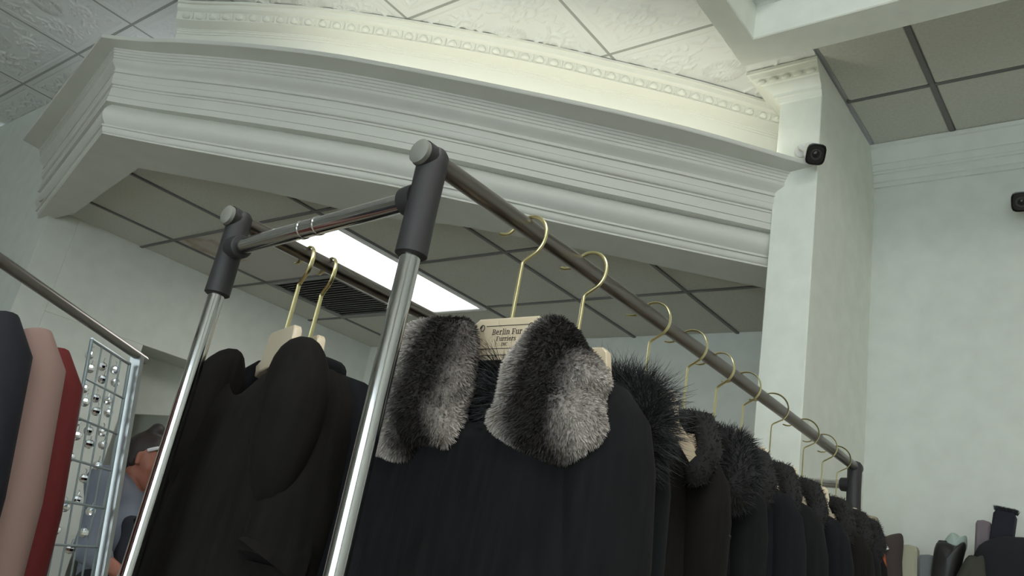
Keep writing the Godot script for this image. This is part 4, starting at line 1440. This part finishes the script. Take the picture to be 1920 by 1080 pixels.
# ==================================================================== wall shelf bottom right
func wall_shelf():
	var y := 1.617
	var sh := thing("wall_shelf", "white wall shelf low at the right edge carrying upright rolls and folded dark furs", "shelf", Vector3(-0.2, y, -3.42))
	obj("board", boxes([[Vector3(0, -0.012, 0), Vector3(1.75, 0.024, 0.32)]], 0.003), M["white_plastic"], sh)
	for x in [-0.7, 0.0, 0.7]: obj("bracket", boxes([[Vector3(x, -0.09, -0.14), Vector3(0.03, 0.14, 0.03)], [Vector3(x, -0.035, -0.02), Vector3(0.03, 0.03, 0.24)]], 0.003), M["grid_light"], sh)
	mat("beige_felt", Color(0.60, 0.57, 0.49), 0.9)
	mat("cream_felt", Color(0.66, 0.65, 0.57), 0.9)
	mat("grey_felt", Color(0.44, 0.46, 0.47), 0.9)
	mat("mauve_felt", Color(0.45, 0.41, 0.43), 0.9)
	mat("brown_felt", Color(0.27, 0.23, 0.22), 0.9)
	mat("dark_felt", Color(0.09, 0.10, 0.15), 0.9)
	mat("black_felt", Color(0.085, 0.09, 0.11), 0.9)
	mat("olive_felt", Color(0.24, 0.24, 0.21), 0.9)
	mat("orange_tag", Color(0.62, 0.30, 0.15), 0.8)
	mat("pale_green", Color(0.62, 0.68, 0.65), 0.4)
	# [name, x, z, width, height, depth, tilt, material, label]
	var rolls := [
		["fabric_roll", -0.952, -3.40, 0.056, 0.258, 0.05, -0.02, "beige_felt", "beige upright roll with rounded top beside the last black coat"],
		["fabric_roll", -0.815, -3.40, 0.060, 0.165, 0.05, -0.01, "cream_felt", "cream upright roll right of the brown piece on the wall shelf"],
		["fabric_roll", -0.747, -3.40, 0.070, 0.138, 0.05, -0.01, "grey_felt", "short grey upright roll between the cream roll and the dark navy piece"],
		["fabric_roll", -0.594, -3.44, 0.048, 0.285, 0.045, 0.05, "mauve_felt", "mauve-grey upright slab standing behind the black pile"],
		["fabric_roll", -0.555, -3.43, 0.068, 0.325, 0.06, 0.14, "dark_felt", "tall navy-black upright roll with frayed top, tallest on the wall shelf"],
		["fabric_roll", -0.705, -3.36, 0.060, 0.190, 0.05, 0.12, "dark_felt", "dark navy leaning roll left of the pale green wrap"],
	]
	for r in rolls:
		var o := thing(r[0], r[8], "roll", Vector3(r[1], y, r[2]))
		o.rotation.z = -r[6]
		var s := Shape.new()
		var ol := []
		var w: float = r[3] / 2
		var h: float = r[4]
		for q in [Vector2(-w, 0.004), Vector2(-w, h * 0.5), Vector2(-w, h - 0.016), Vector2(-w * 0.8, h - 0.004), Vector2(0, h), Vector2(w * 0.8, h - 0.004), Vector2(w, h - 0.016), Vector2(w, h * 0.5), Vector2(w, 0.004)]: ol.append(q)
		var rings := []
		for lv in [[-r[5] / 2, 0.008], [-r[5] / 2 + 0.008, 0.0], [r[5] / 2 - 0.008, 0.0], [r[5] / 2, 0.008]]:
			var ring := PackedVector3Array()
			for q in ol:
				var c := Vector2(0, h / 2)
				ring.append(Vector3(q.x - signf(q.x) * lv[1], maxf(q.y - (lv[1] if q.y > h / 2 else 0.0), 0.002), lv[0]))
			rings.append(ring)
		s.loft(rings)
		obj("body", s.mesh(40), M[r[7]], o)
		if r[4] > 0.3:
			var list := []
			for k in 900:
				list.append([Vector3(rng.randf_range(-w, w), h - 0.004, rng.randf_range(-0.028, 0.028)), Vector3(rng.randf() - 0.5, 0.8, rng.randf() - 0.5).normalized() * 0.018, 0.0016, Color(0.008, 0.009, 0.016)])
			strands("fringe", list, o)
	# folded furs: rounded slabs
	var folds := [
		["brown_wrap", "brown wrap with a white hanger bar and orange tag beside the beige roll", "wrap", "brown_felt", Vector3(-0.880, y, -3.36), [Vector2(-0.075, 0.0), Vector2(-0.075, 0.16), Vector2(-0.03, 0.172), Vector2(0.02, 0.195), Vector2(0.05, 0.190), Vector2(0.048, 0.10), Vector2(0.04, 0.0)]],
		["folded_fur", "black folded fur piled at the right edge of the wall shelf", "fur", "black_felt", Vector3(-0.47, y + 0.004, -3.36), [Vector2(-0.13, 0.0), Vector2(-0.125, 0.16), Vector2(-0.06, 0.215), Vector2(0.02, 0.225), Vector2(0.14, 0.235), Vector2(0.22, 0.20), Vector2(0.22, 0.0)]],
		["folded_fur", "olive-grey folded piece beneath the mauve slab on the wall shelf", "fur", "olive_felt", Vector3(-0.605, y, -3.34), [Vector2(-0.06, 0.0), Vector2(-0.015, 0.135), Vector2(0.02, 0.145), Vector2(0.045, 0.14), Vector2(0.045, 0.0)]],
		["folded_fur", "dark wine-black folded piece under the pale green wrap", "fur", "lining", Vector3(-0.67, y, -3.345), [Vector2(-0.06, 0.0), Vector2(-0.05, 0.16), Vector2(-0.02, 0.185), Vector2(0.02, 0.175), Vector2(0.045, 0.19), Vector2(0.045, 0.15), Vector2(0.0, 0.0)]],
		["pale_wrap", "crumpled pale green wrap between the navy roll and the mauve slab", "wrap", "pale_green", Vector3(-0.660, y + 0.155, -3.38), [Vector2(-0.04, 0.0), Vector2(-0.035, 0.035), Vector2(-0.01, 0.068), Vector2(0.02, 0.055), Vector2(0.035, 0.06), Vector2(0.032, 0.01), Vector2(0.0, -0.01)]],
	]
	for f in folds:
		var o := thing(f[0], f[1], f[2], f[4])
		var s := Shape.new()
		s.pillow(smooth(f[5], 4), 0.045, 0.04, Vector3.ZERO, Basis.IDENTITY, 5)
		obj("cloth", s.mesh(60), M[f[3]], o)
		if f[0] == "brown_wrap":
			s = Shape.new()
			s.tube([Vector3(-0.085, 0.158, 0.058), Vector3(-0.04, 0.150, 0.062), Vector3(0.005, 0.138, 0.062), Vector3(0.012, 0.128, 0.060)], [0.010, 0.012, 0.012, 0.009], 12)
			obj("hanger_bar", s.mesh(60), M["white_plastic"], o)
			s = Shape.new()
			s.box(Vector3(-0.018, 0.082, 0.058), Vector3(0.055, 0.075, 0.004), 0.001, Basis(Vector3.BACK, 0.15))
			obj("tag", s.mesh(), M["orange_tag"], o)

# ==================================================================== security cameras
func security_cameras():
	for q in [[Vector3(-1.025, 3.128, -2.77), Vector3(0.42, -0.62, 0.66), "white bullet security camera with square black face on the pier", Vector3(-1.108, 3.205, -2.858), Vector3(0, 0, -1)], [Vector3(-0.440, 3.180, -3.47), Vector3(0.1, -0.55, 0.83), "black-faced security camera high on the right wall at the photo's edge", Vector3(-0.44, 3.22, -3.598), Vector3(0, 0, -1)]]:
		var o := thing("security_camera", q[2], "camera", q[0])
		var d: Vector3 = q[1].normalized()
		var b := Basis.looking_at(d, Vector3.UP)
		var s := Shape.new()
		# body: rounded square tube tapering to the back; looking_at puts -z forward
		var rings := []
		for lv in [[0.115, 0.020], [0.11, 0.026], [0.05, 0.031], [0.0, 0.034], [-0.006, 0.034]]:
			var ring := PackedVector3Array()
			for j in 24:
				var a := TAU * j / 24
				var c := Vector2(cos(a), sin(a))
				var k: float = lv[1] / pow(pow(absf(c.x), 4.0) + pow(absf(c.y), 4.0), 0.25)
				ring.append(b * Vector3(c.x * k, c.y * k * 1.12, lv[0]))
			rings.append(ring)
		s.loft(rings)
		obj("body", s.mesh(45), M["white_plastic"], o)
		s = Shape.new()
		rings = []
		for lv in [[0.002, 0.034], [-0.008, 0.0365], [-0.014, 0.036], [-0.015, 0.033], [-0.010, 0.030]]:
			var ring := PackedVector3Array()
			for j in 24:
				var a := TAU * j / 24
				var c := Vector2(cos(a), sin(a))
				var k: float = lv[1] / pow(pow(absf(c.x), 4.0) + pow(absf(c.y), 4.0), 0.25)
				ring.append(b * Vector3(c.x * k, c.y * k * 1.12, lv[0]))
			rings.append(ring)
		s.loft(rings)
		obj("face", s.mesh(45), M["lens_black"], o)
		s = Shape.new()
		s.lathe(b * Vector3(0, 0, -0.011), [[0.0215, 0.0], [0.021, 0.003], [0.016, 0.003], [0.0155, 0.0]], 20, b * Basis(Vector3.RIGHT, -PI / 2))
		obj("infrared_ring", s.mesh(45), M["lens_ring"], o)
		s = Shape.new()
		s.lathe(b * Vector3(0, 0, -0.011), [[0.012, 0.0], [0.012, 0.002], [0.008, 0.005], [0.002, 0.006]], 18, b * Basis(Vector3.RIGHT, -PI / 2))
		obj("lens", s.mesh(45), M["lens_black"], o)
		s = Shape.new()
		var foot: Vector3 = q[3] - q[0]
		s.lathe(foot, [[0.030, 0.0], [0.030, 0.010], [0.024, 0.016], [0.010, 0.018]], 20, Basis(Vector3.RIGHT, PI / 2))
		s.tube([foot + Vector3(0, 0, 0.012), foot + Vector3(0, 0, 0.035), b * Vector3(0, -0.01, 0.06)], 0.010, 12)
		obj("bracket", s.mesh(45), M["white_plastic"], o)
